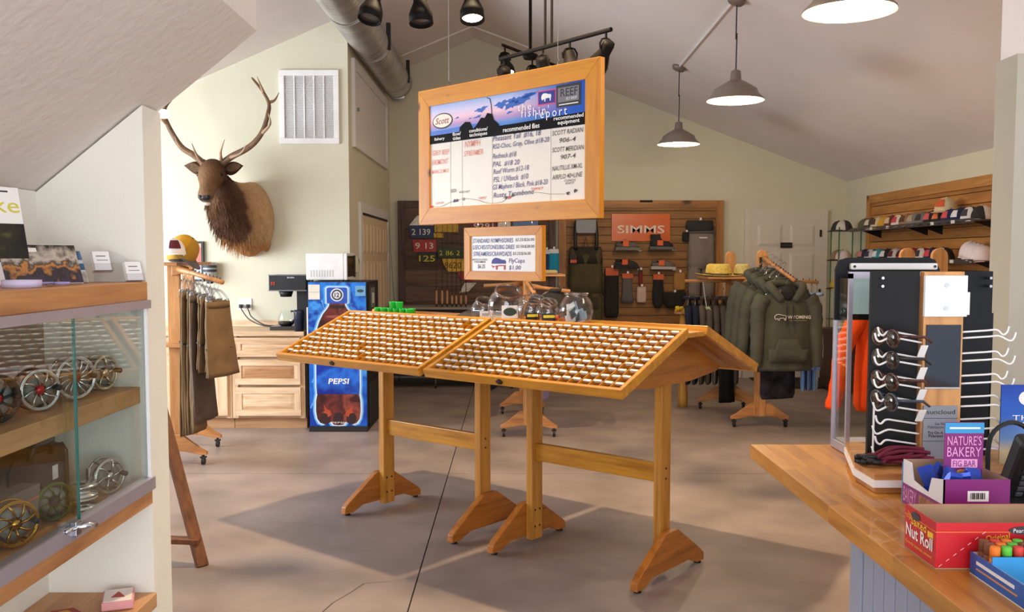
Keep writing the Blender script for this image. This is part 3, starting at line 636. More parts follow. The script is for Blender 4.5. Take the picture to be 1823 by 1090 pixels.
MB(DM).lathe([(.03, L + .012), (.1, L + .012), (.11, L + .05), (.02, L + .05)], 20, (-.0, .12, 0)).build('elbow_outlet', M_chrome, d, 'auto')
cw = tag(MB().lathe([(0, 0), (.026, 0), (.025, .012), (.019, .024), (0, .028)], 18).build('wall_light', mat('lit_frosted_dome', (1, .97, .9, 1), .4, emit=1.6), None, True, loc=(-1.135, 3.078, 1.985)), 'small white lit dome light behind the partition end by the antler', 'lamp')
# ================================================================ mounted elk
def coat_mat(name):
    """own fur colours by place on the animal: dark mane and brow, tan shoulder, rusty chest edge"""
    m, nt, b = nodes(name); N, L = nt.nodes, nt.links
    tc = N.new('ShaderNodeTexCoord'); sp = N.new('ShaderNodeSeparateXYZ'); L.new(tc.outputs['Object'], sp.inputs[0])
    nz = N.new('ShaderNodeTexNoise'); nz.inputs['Scale'].default_value = 9; nz.inputs['Detail'].default_value = 5; L.new(tc.outputs['Object'], nz.inputs['Vector'])
    def mth(op, a, bb, c=None):
        q = N.new('ShaderNodeMath'); q.operation = op
        for i, v in enumerate((a, bb, c)):
            if v is None: continue
            if isinstance(v, (int, float)): q.inputs[i].default_value = v
            else: L.new(v, q.inputs[i])
        return q.outputs[0]
    jit = mth('MULTIPLY', mth('SUBTRACT', nz.outputs['Fac'], .5), .22)
    dep = mth('ADD', mth('ADD', mth('MULTIPLY', sp.outputs[1], -1), jit), mth('MULTIPLY', sp.outputs[0], -.45))     # distance out from the wall
    rp = N.new('ShaderNodeValToRGB'); e = rp.color_ramp.elements
    e[0].position = .10; e[0].color = S(186, 150, 110); e[1].position = .95; e[1].color = S(132, 100, 72)
    for p, c in ((.26, S(170, 132, 92)), (.36, S(84, 58, 40)), (.52, S(74, 46, 32)), (.68, S(108, 78, 52)), (.8, S(126, 94, 66))):
        q = e.new(p); q.color = c
    L.new(dep, rp.inputs[0])
    low = N.new('ShaderNodeMapRange'); low.inputs['From Min'].default_value = -.20; low.inputs['From Max'].default_value = -.30
    L.new(mth('ADD', sp.outputs[2], jit), low.inputs[0])
    mx = N.new('ShaderNodeMixRGB'); L.new(low.outputs[0], mx.inputs[0]); L.new(rp.outputs[0], mx.inputs[1]); mx.inputs[2].default_value = S(160, 110, 66)
    st = N.new('ShaderNodeMapping'); st.inputs['Scale'].default_value = (60, 40, 14); L.new(tc.outputs['Object'], st.inputs[0])
    n2 = N.new('ShaderNodeTexNoise'); n2.inputs['Scale'].default_value = 1.6; n2.inputs['Detail'].default_value = 4; L.new(st.outputs[0], n2.inputs['Vector'])
    hs = N.new('ShaderNodeHueSaturation'); L.new(mx.outputs[0], hs.inputs['Color']); L.new(mth('MULTIPLY_ADD', n2.outputs['Fac'], .9, .55), hs.inputs['Value'])
    L.new(hs.outputs[0], b.inputs['Base Color']); b.inputs['Roughness'].default_value = .85; b.inputs['Specular IOR Level'].default_value = .2
    bp = N.new('ShaderNodeBump'); bp.inputs['Strength'].default_value = .6; bp.inputs['Distance'].default_value = .02; L.new(n2.outputs['Fac'], bp.inputs['Height']); L.new(bp.outputs[0], b.inputs['Normal'])
    return m
M_elk = coat_mat('elk_coat')
EX, EY, EZ = -2.52, 9.0, 1.92
elk = thing('elk_mount', 'mounted bull elk head with wide antlers on the pale wall', 'taxidermy', (EX, EY, EZ))
def ring(c, a, b, n=20, dirv=(0, -1, 0), egg=0):
    """oval ring round a path direction: a is the half width, b the half height"""
    d = Vector(dirv).normalized(); sx = Vector((1, 0, 0)); sx = (sx - d * sx.dot(d)).normalized(); up = sx.cross(d).normalized()
    if up.dot(Vector((0, -d.z, 1)) if abs(d.y) > .3 else Vector((0, 1, 0))) < 0: up = -up
    out = []
    for k in range(n):
        q = 2 * PI * k / n; w = a * (1 - egg * math.sin(q))
        out.append(Vector(c) + sx * w * math.cos(q) + up * b * math.sin(q))
    return out
bd = MB()
# shoulder and neck, from the wall up to the back of the skull
neck = [((.05, -.0, -.0), .205, .335, (0, -1, 0)), ((.045, -.08, -.015), .225, .345, (0, -1, .0)), ((.02, -.19, -.005), .215, .325, (-.1, -1, .15)), ((-.05, -.30, .035), .195, .30, (-.15, -1, .35)),
        ((-.095, -.385, .125), .16, .245, (-.2, -1, .6)), ((-.13, -.44, .24), .13, .18, (-.2, -.8, 1)), ((-.155, -.46, .34), .098, .125, (-.1, -.6, 1)), ((-.165, -.48, .40), .07, .08, (0, -.5, 1))]
bd.loft([ring(c, a, b, 24, d, .12) for c, a, b, d in neck])
# skull and muzzle, pointing out and down
face = [((-.172, -.40, .45), .06, .05), ((-.17, -.45, .435), .104, .09), ((-.166, -.52, .39), .120, .108), ((-.160, -.585, .335), .118, .108), ((-.154, -.65, .275), .088, .09), ((-.149, -.71, .22), .070, .074), ((-.145, -.765, .172), .070, .068), ((-.142, -.80, .143), .068, .06), ((-.14, -.822, .123), .046, .040)]
bd.loft([ring(c, a, b, 20, (.03, -.78, -.62), .1) for c, a, b in face])
bd.ball((-.148, -.70, .150), (.048, .06, .034), 10, 8)          # lower jaw
bd.ball((-.252, -.55, .40), (.022, .04, .02), 8, 6); bd.ball((-.074, -.55, .40), (.022, .04, .02), 8, 6)   # brow ridges
bd.loft([ring((.02 + .0, -.02, -.24), .13, .14, 16), ring((.03, -.10, -.27), .13, .10, 16), ring((.03, -.17, -.26), .07, .06, 16)])   # brisket
bd.loft([ring((.18, -.01, -.18), .05, .16, 14), ring((.19, -.06, -.2), .04, .12, 14), ring((.19, -.09, -.21), .02, .06, 14)])         # shoulder point
hd = bd.build('head_and_neck', M_elk, elk, True)
q = hd.modifiers.new('fuse', 'REMESH'); q.mode = 'VOXEL'; q.voxel_size = .013; q.use_smooth_shade = True
q = hd.modifiers.new('soften', 'SMOOTH'); q.factor = .5; q.iterations = 6
M_earin = mat('ear_fur', S(104, 80, 58), .9, var=.3, scale=40)
for sx, base, tip in ((-1, (-.262, -.45, .41), (-.44, -.46, .445)), (1, (-.075, -.45, .41), (.09, -.44, .445))):
    b0, t0 = Vector(base), Vector(tip); ax = (t0 - b0)
    def earf(u, v):
        w = math.sin(PI * min(1, .12 + .88 * u) ** .8) * .062 * (1 if u < .97 else .3); q = (v - .5) * PI * 1.1
        return b0 + ax * u + Vector((0, -w * .55 * math.cos(q) + w * .2 + .0, w * math.sin(q)))
    e = MB().grid(lambda u, v: earf(u, v) + Vector((0, .01, 0)), 10, 8).build('ear', M_elk, elk, True, solid=.006)
    MB().grid(lambda u, v: b0 + ax * (.12 + .78 * u) + Vector((0, -.004 - .015, .038 * math.sin(PI * (.1 + .85 * u)) * (2 * v - 1))), 8, 4).build('ear_lining', M_earin, e, True)
for x in (-.262, -.060): MB().ball((x, -.60, .355), (.022, .022, .022), 12, 8).build('eye', K(14, 10, 8, .08), elk, True)
MB().ball((-.142, -.816, .140), (.058, .026, .036), 14, 8).build('nose', K(34, 26, 24, .35), elk, True)
for x in (-.172, -.112): MB().ball((x, -.838, .142), (.014, .008, .014), 8, 6).build('nostril', K(10, 8, 8, .6), elk, True)
MB().ball((-.145, -.795, .082), (.05, .035, .018), 12, 6).build('pale_chin', K(232, 222, 206, .9), elk, True)
# long hair of the mane
mn = MB(); rnd = random.Random(3)
for k in range(900):
    u = rnd.random(); i = 1.6 + u * 4.2; j = int(i); f = i - j
    c0, a0, b0, d0 = neck[j]; c1, a1, b1, d1 = neck[j + 1]
    c = Vector(c0).lerp(Vector(c1), f); a = lerp(a0, a1, f); b = lerp(b0, b1, f); d = Vector(d0).lerp(Vector(d1), f)
    qq = rnd.uniform(PI * .95, 2.05 * PI); rg = ring(c, a, b, 40, d, .12); p = rg[int(qq / (2 * PI) * 40) % 40]
    nrm = (p - c).normalized(); ln = rnd.uniform(.05, .09); w = Vector((rnd.uniform(-1, 1), rnd.uniform(-.4, .4), 0)).normalized() * .004
    tip = p + nrm * .018 + Vector((rnd.uniform(-.015, .015), .01, -ln))
    p = p - nrm * .01
    mn.add([p - w, p + w, tip], [(0, 1, 2)])
mo = mn.build('mane_hair', M_elk, elk); mo['kind'] = 'stuff'
M_antler = mat('antler', S(112, 84, 60), .6, var=.35, scale=14, bump=.4, bscale=40)
def antler(main, tines):
    a = MB(); P = smooth_path(main, 5); n = len(P)
    a.tube(P, [lerp(.030, .010, (i / (n - 1)) ** 1.3) if i < n - 1 else .003 for i in range(n)], 10)
    a.ball(main[0], .036, 10, 8)
    o = a.build('antler', M_antler, elk, True)
    for tp in tines:
        Q = smooth_path(tp, 4); m_ = len(Q)
        MB().tube(Q, [lerp(.018, .003, i / (m_ - 1)) for i in range(m_)], 8).build('tine', mat_tine, o, True)
mat_tine = mat('antler_tine', S(160, 128, 98), .55, var=.35, scale=14)
def E(px, py, Y):   # measured point on the antlers -> the mount's own space
    s = Y / 1672.0; k = 1.0
    zz = 1.53 + (460 - py) * s * (1 - .067 * (460 - py) / 1672)
    return (((px - 911.5) * s) * (1 - .062 * (460 - py) / 1672) - EX, Y - EY, zz - EZ)
antler([E(398, 291, 8.5), E(415, 279, 8.48), E(440, 266, 8.46), E(457, 252, 8.45), E(470, 232, 8.45), E(478, 205, 8.48), E(480, 186, 8.52), E(469, 164, 8.58), E(449, 139, 8.66)],
       [[E(396, 288, 8.49), E(394, 272, 8.38), E(401, 250, 8.3)], [E(412, 281, 8.47), E(430, 274, 8.38), E(439, 260, 8.32)], [E(466, 240, 8.45), E(482, 222, 8.38), E(479, 203, 8.34)], [E(480, 183, 8.53), E(490, 180, 8.58), E(498, 166, 8.62)], [E(470, 166, 8.58), E(466, 155, 8.54), E(459, 138, 8.52)]])
antler([E(363, 291, 8.5), E(346, 277, 8.48), E(326, 264, 8.46), E(311, 243, 8.45), E(300, 222, 8.45), E(294, 205, 8.48), E(297, 190, 8.52), E(308, 176, 8.58), E(322, 152, 8.66)],
       [[E(361, 289, 8.49), E(351, 276, 8.38), E(343, 256, 8.3)], [E(346, 276, 8.47), E(322, 262, 8.38), E(313, 243, 8.32)], [E(299, 222, 8.45), E(290, 214, 8.38), E(287, 204, 8.34)], [E(296, 193, 8.53), E(289, 184, 8.58), E(286, 170, 8.62)]])

# ================================================================ filter grille, small wall things
g = thing('air_return_grille', 'white square air return grille on the wall right of the elk', 'vent', (-1.915, 9.0, 2.955))
MB().box(-.282, .282, -.03, 0, .29, .345).box(-.282, .282, -.03, 0, -.345, -.29).box(-.282, -.232, -.03, 0, -.29, .29).box(.232, .282, -.03, 0, -.29, .29).build('frame', M_white, g, bevel=.004)
MB().box(-.232, .232, -.006, -.001, -.29, .29).build('filter_pad', K(196, 192, 190, .9), g)
sl = MB().box(-.232, .232, -.016, -.010, -.003, .003).build('slat', K(222, 220, 218), g); sl.location.z = -.28
for i in range(1, 40): dup(sl, 'slat', None, g, (0, 0, -.28 + i * .0144))
for i in range(1, 5): MB().box(-.006, .006, -.024, -.008, -.29, .29).build('mullion', M_white, g, loc=(-.232 + i * .0928, 0, 0))
dg = MB()
for i in range(5):
    for j in range(4):
        a, bb = -.232 + i * .0928, -.29 + j * .145
        p, q = ((a, bb), (a + .0928, bb + .145)) if (i + j) % 2 else ((a + .0928, bb), (a, bb + .145))
        dg.tube([(p[0], -.009, p[1]), (q[0], -.009, q[1])], .003, 4)
dg.build('filter_wire', M_white, g)
cdp = thing('cup_dispenser', 'cylinder cup dispenser with dark bands on the wall below the elk', 'dispenser', (-2.87, 8.93, 1.34))
MB().lathe([(0, 0), (.062, 0), (.062, .15), (0, .15)], 20).build('tube', K(170, 172, 172, .3), cdp, True)
for z in (.06, .1): MB().lathe([(.0635, z), (.0635, z + .025)], 20, cap=False).build('band', K(52, 60, 64), cdp, True)
MB().box(-.02, .02, .05, .07, .02, .13).build('bracket', M_dark, cdp)
MB().lathe([(.03, -.05), (.026, -.05), (.05, .0), (.054, .0)], 16, cap=False).build('cup', M_dark, cdp, True)
pf = thing('picture_frame', 'dark framed picture partly behind the hats on the left rack', 'picture', (-3.09, 8.985, 1.50))
MB().box(-.13, .13, -.012, .012, -.19, .19).build('print', ramp_mat('framed_print', [(0, S(216, 220, 226)), (.35, S(150, 160, 190)), (.5, S(206, 120, 110)), (.8, S(196, 90, 80)), (1, S(230, 214, 190))], 2, -.19, .19, noise=.8, nscale=14), pf)
MB().box(-.15, .15, -.02, .014, .17, .19).box(-.15, .15, -.02, .014, -.19, -.17).box(-.15, -.13, -.02, .014, -.17, .17).box(.13, .15, -.02, .014, -.17, .17).build('frame', K(52, 50, 42), pf)
po = thing('wall_outlet', 'white double outlet with black plugs above the wooden cabinets', 'outlet', (-2.56, 8.998, 1.09))
MB().box(-.065, .065, -.008, 0, -.055, .055).build('plate', M_white, po, bevel=.002)
for x in (-.032, .034): MB().box(x - .015, x + .015, -.05, -.008, -.035, .0).build('plug', M_black, po, bevel=.004)
MB().tube(smooth_path([(-.03, -.05, -.02), (0, -.09, -.06), (.08, -.14, -.14), (.22, -.2, -.19), (.33, -.2, -.195)], 5), .006, 6).tube(smooth_path([(.034, -.05, -.02), (.06, -.08, -.07), (.1, -.12, -.12), (.22, -.16, -.185), (.34, -.18, -.195)], 5), .006, 6).build('cord', M_black, po)

# ================================================================ wooden cabinets with the coffee maker
M_hick = wood('hickory', S(232, 204, 168), S(178, 130, 86), 'X', .45, .55); M_hickZ = wood('hickory_z', S(232, 204, 168), S(186, 140, 98), 'Z', .45, .55)
M_hickD = wood('hickory_heart', S(200, 154, 110), S(150, 100, 62), 'X', .45, .55)
wt = thing('worktop', 'pale wooden worktop over the drawers beside the soda machine', 'worktop', (-2.0, 8.3, .84))
MB().box(-2.3, .155, 0, .695, 0, .04).build('slab', M_hick, wt, bevel=.004)
MB().box(-2.3, .155, .675, .695, .04, .1).build('backsplash', M_hick, wt)
def cabinet(name, label, x0, x1, fronts):
    t = thing(name, label, 'cabinet', ((x0 + x1) / 2, 8.34, 0)); w = (x1 - x0) / 2
    MB().box(-w, w, .02, .65, .10, .839).build('carcass', M_hick, t)
    MB().box(-w, w, .06, .6, 0, .10).build('toe_kick', M_hickD, t)
    MB().box(-w, -w + .05, 0, .02, .10, .839).box(w - .05, w, 0, .02, .10, .839).build('face_stile', M_hickZ, t)
    for kind, z0, z1, mm in fronts:
        a, bb = -w + .035, w - .035
        o = MB().box(a, bb, -.02, -.001, z0, z1).build(kind, mm, t, bevel=.003)
        f = .055
        MB().box(a, bb, -.028, -.02, z1 - f, z1).box(a, bb, -.028, -.02, z0, z0 + f).build('front_rail', M_hick, o)
        MB().box(a, a + f, -.028, -.02, z0 + f, z1 - f).box(bb - f, bb, -.028, -.02, z0 + f, z1 - f).build('front_stile', M_hickZ, o)
        MB().add([(a + f, -.0201, z0 + f), (bb - f, -.0201, z0 + f), (bb - f, -.0201, z1 - f), (a + f, -.0201, z1 - f), (a + f + .03, -.027, z0 + f + .03), (bb - f - .03, -.027, z0 + f + .03), (bb - f - .03, -.027, z1 - f - .03), (a + f + .03, -.027, z1 - f - .03)],
                 [(0, 1, 5, 4), (1, 2, 6, 5), (2, 3, 7, 6), (3, 0, 4, 7), (4, 5, 6, 7)]).build('raised_panel', mm, o)
    return t
cabinet('drawer_cabinet', 'pale hickory cabinet with three drawers next to the soda machine', -2.50, -1.85, [('drawer', .655, .825, M_hick), ('drawer', .405, .63, M_hickD), ('drawer', .125, .38, M_hick)])
cabinet('door_cabinet', 'pale hickory cabinet with one tall door behind the hanging trousers', -3.10, -2.505, [('drawer', .655, .825, M_hick), ('cabinet_door', .125, .63, M_hickZ)])
cabinet('door_cabinet', 'pale hickory cabinet at the far left, mostly behind the white partition', -3.70, -3.105, [('drawer', .655, .825, M_hick), ('cabinet_door', .125, .63, M_hickZ)])
cf = thing('coffee_maker', 'black commercial coffee maker with glass pot on the wooden worktop', 'coffee maker', (-2.02, 8.58, .88))
MB().box(-.17, .17, -.13, .2, .36, .50).build('brew_head', M_black, cf, bevel=.008)
MB().box(.06, .17, -.04, .2, .03, .36).build('column', M_black, cf, bevel=.005)
MB().box(-.17, .17, -.13, .2, .0, .035).build('base', K(96, 94, 94, .3, .8), cf, bevel=.005)
MB().box(-.172, .172, -.133, -.129, .355, .365).box(-.172, .172, -.133, -.129, .495, .503).build('steel_trim', M_steel, cf)
MB().lathe([(0, .30), (.05, .30), (.068, .36), (0, .36)], 18, (-.04, -.02, 0)).build('filter_basket', M_black, cf, True)
MB().lathe([(.05, .04), (.072, .06), (.074, .10), (.05, .165), (.048, .175)], 20, (-.04, -.03, 0), cap=False).build('glass_pot', M_glass, cf, True)
MB().lathe([(0, .037), (.05, .037), (.07, .055), (.071, .075), (0, .075)], 20, (-.04, -.03, 0)).build('pot_base', M_black, cf, True)
MB().tube([(.015, -.06, .17), (.05, -.09, .17), (.055, -.095, .10), (.02, -.07, .07)], .01, 6).build('pot_handle', M_black, cf)
for x in (-.14, -.12): MB().box(x - .007, x + .007, -.134, -.13, .41, .44).build('switch', K(170, 40, 36), cf)
words('BUNN', .0, .47, .06, .014, M_white, cf, -.1312)
mg = thing('thermos', 'dark blue cup standing right of the coffee maker', 'cup', (-1.9, 8.36, .88)); MB().lathe([(0, 0), (.04, 0), (.046, .16), (.044, .19), (0, .19)], 18).build('body', K(28, 36, 60, .35), mg, True); MB().lathe([(.047, .155), (.047, .165)], 18, cap=False).build('band', M_dark, mg, True)

# ================================================================ soda vending machine with a microwave on top
vm = thing('vending_machine', 'blue bottle-printed soda vending machine by the wooden cabinets', 'vending machine', (-1.532, 8.21, 0))
HWv = .257
MB().box(-HWv, HWv, .025, .74, .03, 1.325).build('cabinet', M_black, vm, bevel=.006)
MB().box(-HWv + .0, HWv, .0, .74, 0, .05).build('base', M_black, vm)
pn = MB().box(-HWv + .004, HWv - .004, .008, .025, .05, 1.32).build('front_panel', ramp_mat('blue_print', [(0, S(20, 60, 170)), (.3, S(30, 110, 220)), (.5, S(24, 70, 190)), (.7, S(70, 160, 240)), (.85, S(24, 50, 160)), (1, S(40, 130, 230))], 2, .0, 1.33, .3, 1.6, 5), vm)
def vf(poly, name, m, k): return MB().prism(poly, .008 - .0012 * k, .008 - .0012 * (k - 1), 'XZ').build(name, m, pn)
def mirror(h): return [(x, z) for x, z in h] + [(-x, z) for x, z in reversed(h)]
BOT = [(.002, .058), (.04, .062), (.062, .09), (.085, .078), (.12, .066), (.16, .08), (.185, .115), (.196, .18), (.194, .28), (.182, .34), (.188, .40), (.186, .68), (.192, .76), (.19, .84), (.178, .91), (.155, .98), (.122, 1.045), (.085, 1.09), (.07, 1.115), (.066, 1.135)]
rs2 = random.Random(5); streak = MB()
for k in range(90):
    a = rs2.uniform(0, 2 * PI); r0, r1 = rs2.uniform(.22, .3), rs2.uniform(.34, .62); cz = rs2.choice((.35, .75, 1.0)); q = rs2.uniform(.002, .006)
    p0, p1 = (r0 * math.cos(a), cz + r0 * math.sin(a)), (r1 * math.cos(a), cz + r1 * math.sin(a))
    if abs(p1[0]) > .25 or not .06 < p1[1] < 1.31 or abs(p0[0]) > .25 or not .06 < p0[1] < 1.31: continue
    t = (-math.sin(a) * q, math.cos(a) * q); streak.prism([(p0[0], p0[1]), (p1[0] + t[0], p1[1] + t[1]), (p1[0] - t[0], p1[1] - t[1])], .0068, .008, 'XZ')
streak.build('printed_streaks', K(110, 180, 246, .4), pn)
vf(mirror([(x + .028, z - (.015 if z < .1 else 0)) for x, z in BOT] + [(.115, 1.135), (.118, 1.275), (.09, 1.295)]), 'printed_glow_outer', K(92, 168, 240, .4), 1.2)
vf(mirror([(x + .016, z - (.008 if z < .1 else 0)) for x, z in BOT] + [(.102, 1.13), (.105, 1.27), (.085, 1.285)]), 'printed_glow', K(196, 226, 250, .4), 2)
M_cola = ramp_mat('cola_print', [(0, S(50, 18, 18)), (.35, S(112, 46, 38)), (.55, S(66, 24, 24)), (.75, S(140, 66, 54)), (1, S(60, 22, 22))], 0, -.2, .2, .4, 1.5, 9)
vf(mirror(BOT), 'printed_bottle', M_cola, 3)
vf(mirror([(.186, .335), (.19, .40), (.188, .68), (.19, .70), (.1, .72)]), 'printed_label', ramp_mat('label_print', [(0, S(16, 40, 140)), (.45, S(40, 110, 220)), (.7, S(20, 50, 160)), (1, S(24, 60, 180))], 2, .33, .72, .3, 1.4, 8), 4)
vf(mirror([(.085, 1.135), (.09, 1.15), (.09, 1.265), (.075, 1.275)]), 'printed_cap', K(36, 84, 190, .4), 4)
vf([(x, 1.12 + .0 * x) for x in (-.064, .064)] + [(.06, 1.09), (-.06, 1.09)], 'printed_neck', K(40, 14, 16), 4)
for sx in (-1, 0, 1): vf(ellipse(.115 * sx, .12, .045, .055, 16), 'printed_foot', K(44, 16, 18), 4.4)
for sx in (-1, 1): vf([(.06 * sx, .15), (.07 * sx, .19), (.10 * sx, .20), (.13 * sx, .245), (.12 * sx, .19), (.14 * sx, .17), (.10 * sx, .16), (.09 * sx, .13)], 'printed_flame', K(170, 66, 34), 4.6)
for x, z, a, b_ in ((-.04, .93, .05, .035), (.06, .88, .02, .05), (.0, .86, .09, .012), (-.02, 1.02, .08, .012)): vf(ellipse(x, z, a, b_, 16), 'printed_shine', K(150, 70, 60), 4.5)
vf(ellipse(0, .655, .10, .055, 24), 'printed_globe', K(22, 44, 130), 5)
for x, z in ((-.03, .63), (.0, .62), (.03, .63), (.012, .61)): vf(ellipse(x, z, .006, .004, 8), 'printed_drop', K(190, 216, 246), 5.6)
words('PEPSI', -.085, .425, .185, .05, M_white, pn, .0015, shear=.12, bold=.02)
words('PEPSI', -.06, .075, .11, .014, M_white, pn, .0015)
vf(ellipse(0, 1.21, .058, .058, 28), 'emblem_ring', K(214, 218, 224), 5); vf(ellipse(0, 1.21, .046, .046, 28), 'emblem_dark', K(34, 40, 60), 6); vf(ellipse(0, 1.21, .034, .034, 28), 'emblem_face', K(220, 224, 230), 7)
words('12', -.02, 1.19, .04, .04, K(34, 40, 60), pn, -.002, bold=.02)
MB().box(-.25, -.15, .004, .007, 1.17, 1.30).build('paper_notice', K(232, 228, 214), pn); MB().box(.16, .25, .004, .007, 1.20, 1.29).build('paper_notice', K(110, 170, 214), pn)
MB().box(-.247, -.153, .003, .0042, 1.232, 1.236).build('notice_line', K(190, 186, 170), pn); vf(ellipse(.205, 1.245, .03, .014, 14), 'notice_print', K(50, 70, 90), 5)
MB().box(HWv, HWv + .02, .12, .42, .99, 1.29).build('keypad_panel', M_dark, vm, bevel=.004)
MB().box(HWv + .02, HWv + .023, .15, .36, 1.09, 1.27).build('window', K(120, 130, 130, .2), vm); MB().box(HWv + .023, HWv + .024, .2, .32, 1.13, 1.22).build('menu_card', K(190, 200, 196), vm)
MB().box(HWv, HWv + .012, .1, .7, .05, .42).build('service_flap', K(30, 30, 34), vm, bevel=.004)
MB().box(-HWv - .012, -HWv, .01, .03, .72, 1.1).build('door_gasket', M_white, vm)
mw = thing('microwave', 'white microwave standing on top of the soda machine', 'microwave', (-1.64, 8.5, 1.326), 0)
MB().box(-.19, .15, -.15, .28, .01, .25).build('body', M_white, mw, bevel=.012)
MB().box(.15, .175, -.15, .28, .012, .248).build('door_surround', M_white, mw, bevel=.004)
MB().box(.175, .182, -.13, .17, .04, .225).build('door_window', K(26, 24, 20, .1), mw); MB().box(.175, .181, .18, .27, .03, .23).build('control_panel', M_dark, mw)
for i in range(9): MB().box(-.15 + i * .024, -.14 + i * .024, -.152, -.149, .04, .10).build('air_slot', K(206, 206, 206), mw)
for x in (-.15, .12):
    for y in (-.1, .22): MB().cyl((x, y, 0), (x, y, .012), .012, n=8).build('foot', M_black, mw)
# ================================================================ clothes and clothing racks
M_rack = wood('rack_oak', S(214, 156, 96), S(170, 112, 60), 'Z', .45); M_rackX = wood('rack_oak_x', S(206, 146, 88), S(160, 102, 54), 'X', .45); M_rackY = wood('rack_oak_y', S(206, 146, 88), S(160, 102, 54), 'Y', .45)
M_hang = glass('hanger_plastic', (.9, .92, .95, 1), 3.2, .12)
def cloth(name, c, var=.12, **k): return mat(name, c, .9, var=var, scale=7, bump=.35, bscale=26, spec=.15, **k)
def hanger(par, w=.4, M=None, clip=False):
    h = MB(M); h.tube([(.0, 0, .02), (0, 0, .06), (.018, 0, .085), (.0, 0, .105), (-.018, 0, .09)], .004, 6)
    h.tube(smooth_path([(-w / 2, 0, -.06), (-w * .3, 0, -.012), (0, 0, .02), (w * .3, 0, -.012), (w / 2, 0, -.06)], 4), .008, 6).tube([(-w / 2, 0, -.06), (w / 2, 0, -.06)], .006, 6)
    if clip:
        for x in (-w * .42, w * .42): h.box(x - .012, x + .012, -.012, .012, -.1, -.05)
    return h.build('hanger', M_hang, par, True)
def oval(z, a, b, n, cx=0, cy=0, fold=0, k=7, ph=0):
    return [(cx + a * math.cos(q) * (1 + fold * math.sin(k * q + ph)), cy + b * math.sin(q) * (1 + fold * 1.6 * math.sin(k * q + ph)), z) for q in [2 * PI * j / n for j in range(n)]]
def top_garment(name, label, m, loc, rz, w=.46, h=.64, d=.15, sl=.58, hood=False, group=None, long_sleeve=True, seed=0, sleeve_out=.09, cuff=None, sr=1):
    """a shirt, jacket or hoodie on a hanger: origin at the hanger's rail, facing local -y"""
    r = random.Random(seed); t = thing(name, label, 'clothing', loc, rz, group)
    Z = -.105; a, dd = w / 2, d / 2; n = 40; ph = r.uniform(0, 6)
    lv = [(0, .26 * a, .4 * dd, 0), (-.02, .42 * a, .5 * dd, 0), (-.05, .78 * a, .62 * dd, .0), (-.09, .97 * a, .72 * dd, .01), (-.17, 1.0 * a, .85 * dd, .02), (-.32, .97 * a, .9 * dd, .03), (-.48, .99 * a, .95 * dd, .05), (-h + .05, 1.0 * a, .95 * dd, .06), (-h + .02, .97 * a, .9 * dd, .04), (-h, .93 * a, .82 * dd, .04)]
    b = MB().loft([oval(Z + z, x, y, n, 0, 0, f, 7, ph) for z, x, y, f in lv]).build('body', m, t, True)
    for s in (-1, 1):
        p = [(s * .82 * a, 0, Z - .075), (s * 1.02 * a, -.01, Z - .16), (s * (a + sleeve_out * .55), -.02, Z - .34), (s * (a + sleeve_out * .8), -.035, Z - sl * .8), (s * (a + sleeve_out), -.03, Z - (sl if long_sleeve else .3))]
        if not long_sleeve: p = p[:3]
        q = smooth_path(p, 5); k = len(q)
        rad = [sr * lerp(.074, .046, i / (k - 1)) * (1 + .07 * math.sin(i * 2.1 + ph)) for i in range(k)]
        MB().tube(q, rad, 14).build('sleeve', m, t, True)
        if cuff: MB().tube([q[-2], q[-1] + Vector((0, 0, -.03))], [.046, .04], 14).build('cuff', cuff, t, True)
    if hood:
        MB().tube(smooth_path([(-.05, -.06, Z - .10), (-.13, -.03, Z - .0), (-.13, .05, Z + .035), (0, .09, Z + .05), (.13, .05, Z + .035), (.13, -.03, Z), (.05, -.06, Z - .10)], 4), [.024] + [.036] * 23 + [.024], 10).build('hood', m, t, True)
    else:
        MB().tube([(.075 * math.cos(q), .05 * math.sin(q), Z + .005) for q in [2 * PI * j / 16 for j in range(16)]], .016, 8, closed=True).build('collar', m, t, True)
    hanger(t, w * .8, Tr(0, 0, -.105))
    return t
def trousers(label, m, loc, rz, w, ln, group, seed, band=True, swing=0):
    r = random.Random(seed); t = thing('trousers', label, 'clothing', loc, rz, group); n = 36; ph = r.uniform(0, 6)
    Z = -.18; rg = []
    for i in range(15):
        f = i / 14; a = w / 2 * lerp(.86, 1.12, f ** .8); b = lerp(.02, .034, f)
        rg.append(oval(Z - ln * f, a, b * (1 + .15 * math.sin(3 * f * 6 + ph)), n, swing * f * f + .008 * math.sin(5 * f + ph), .006 * math.sin(4 * f + ph), lerp(.02, .09, f), 5, ph + f))
    b = MB().loft(rg).build('legs', m, t, True)
    MB().loft([oval(Z + .012, w * .435, .024, 20), oval(Z - .03, w * .44, .026, 20)]).build('waistband', m, t, True)
    if band:
        zb = min(.36, ln * .62); f = zb / ln; a = w / 2 * lerp(.86, 1.12, f ** .8) + .004
        MB().loft([oval(Z - zb + .006, a, .034, 24, swing * f * f), oval(Z - zb - .006, a, .034, 24, swing * f * f)], False, False).build('zip_band', K(40, 34, 28), t)
    hanger(t, w * .8, Tr(0, 0, -.105), True)
    return t
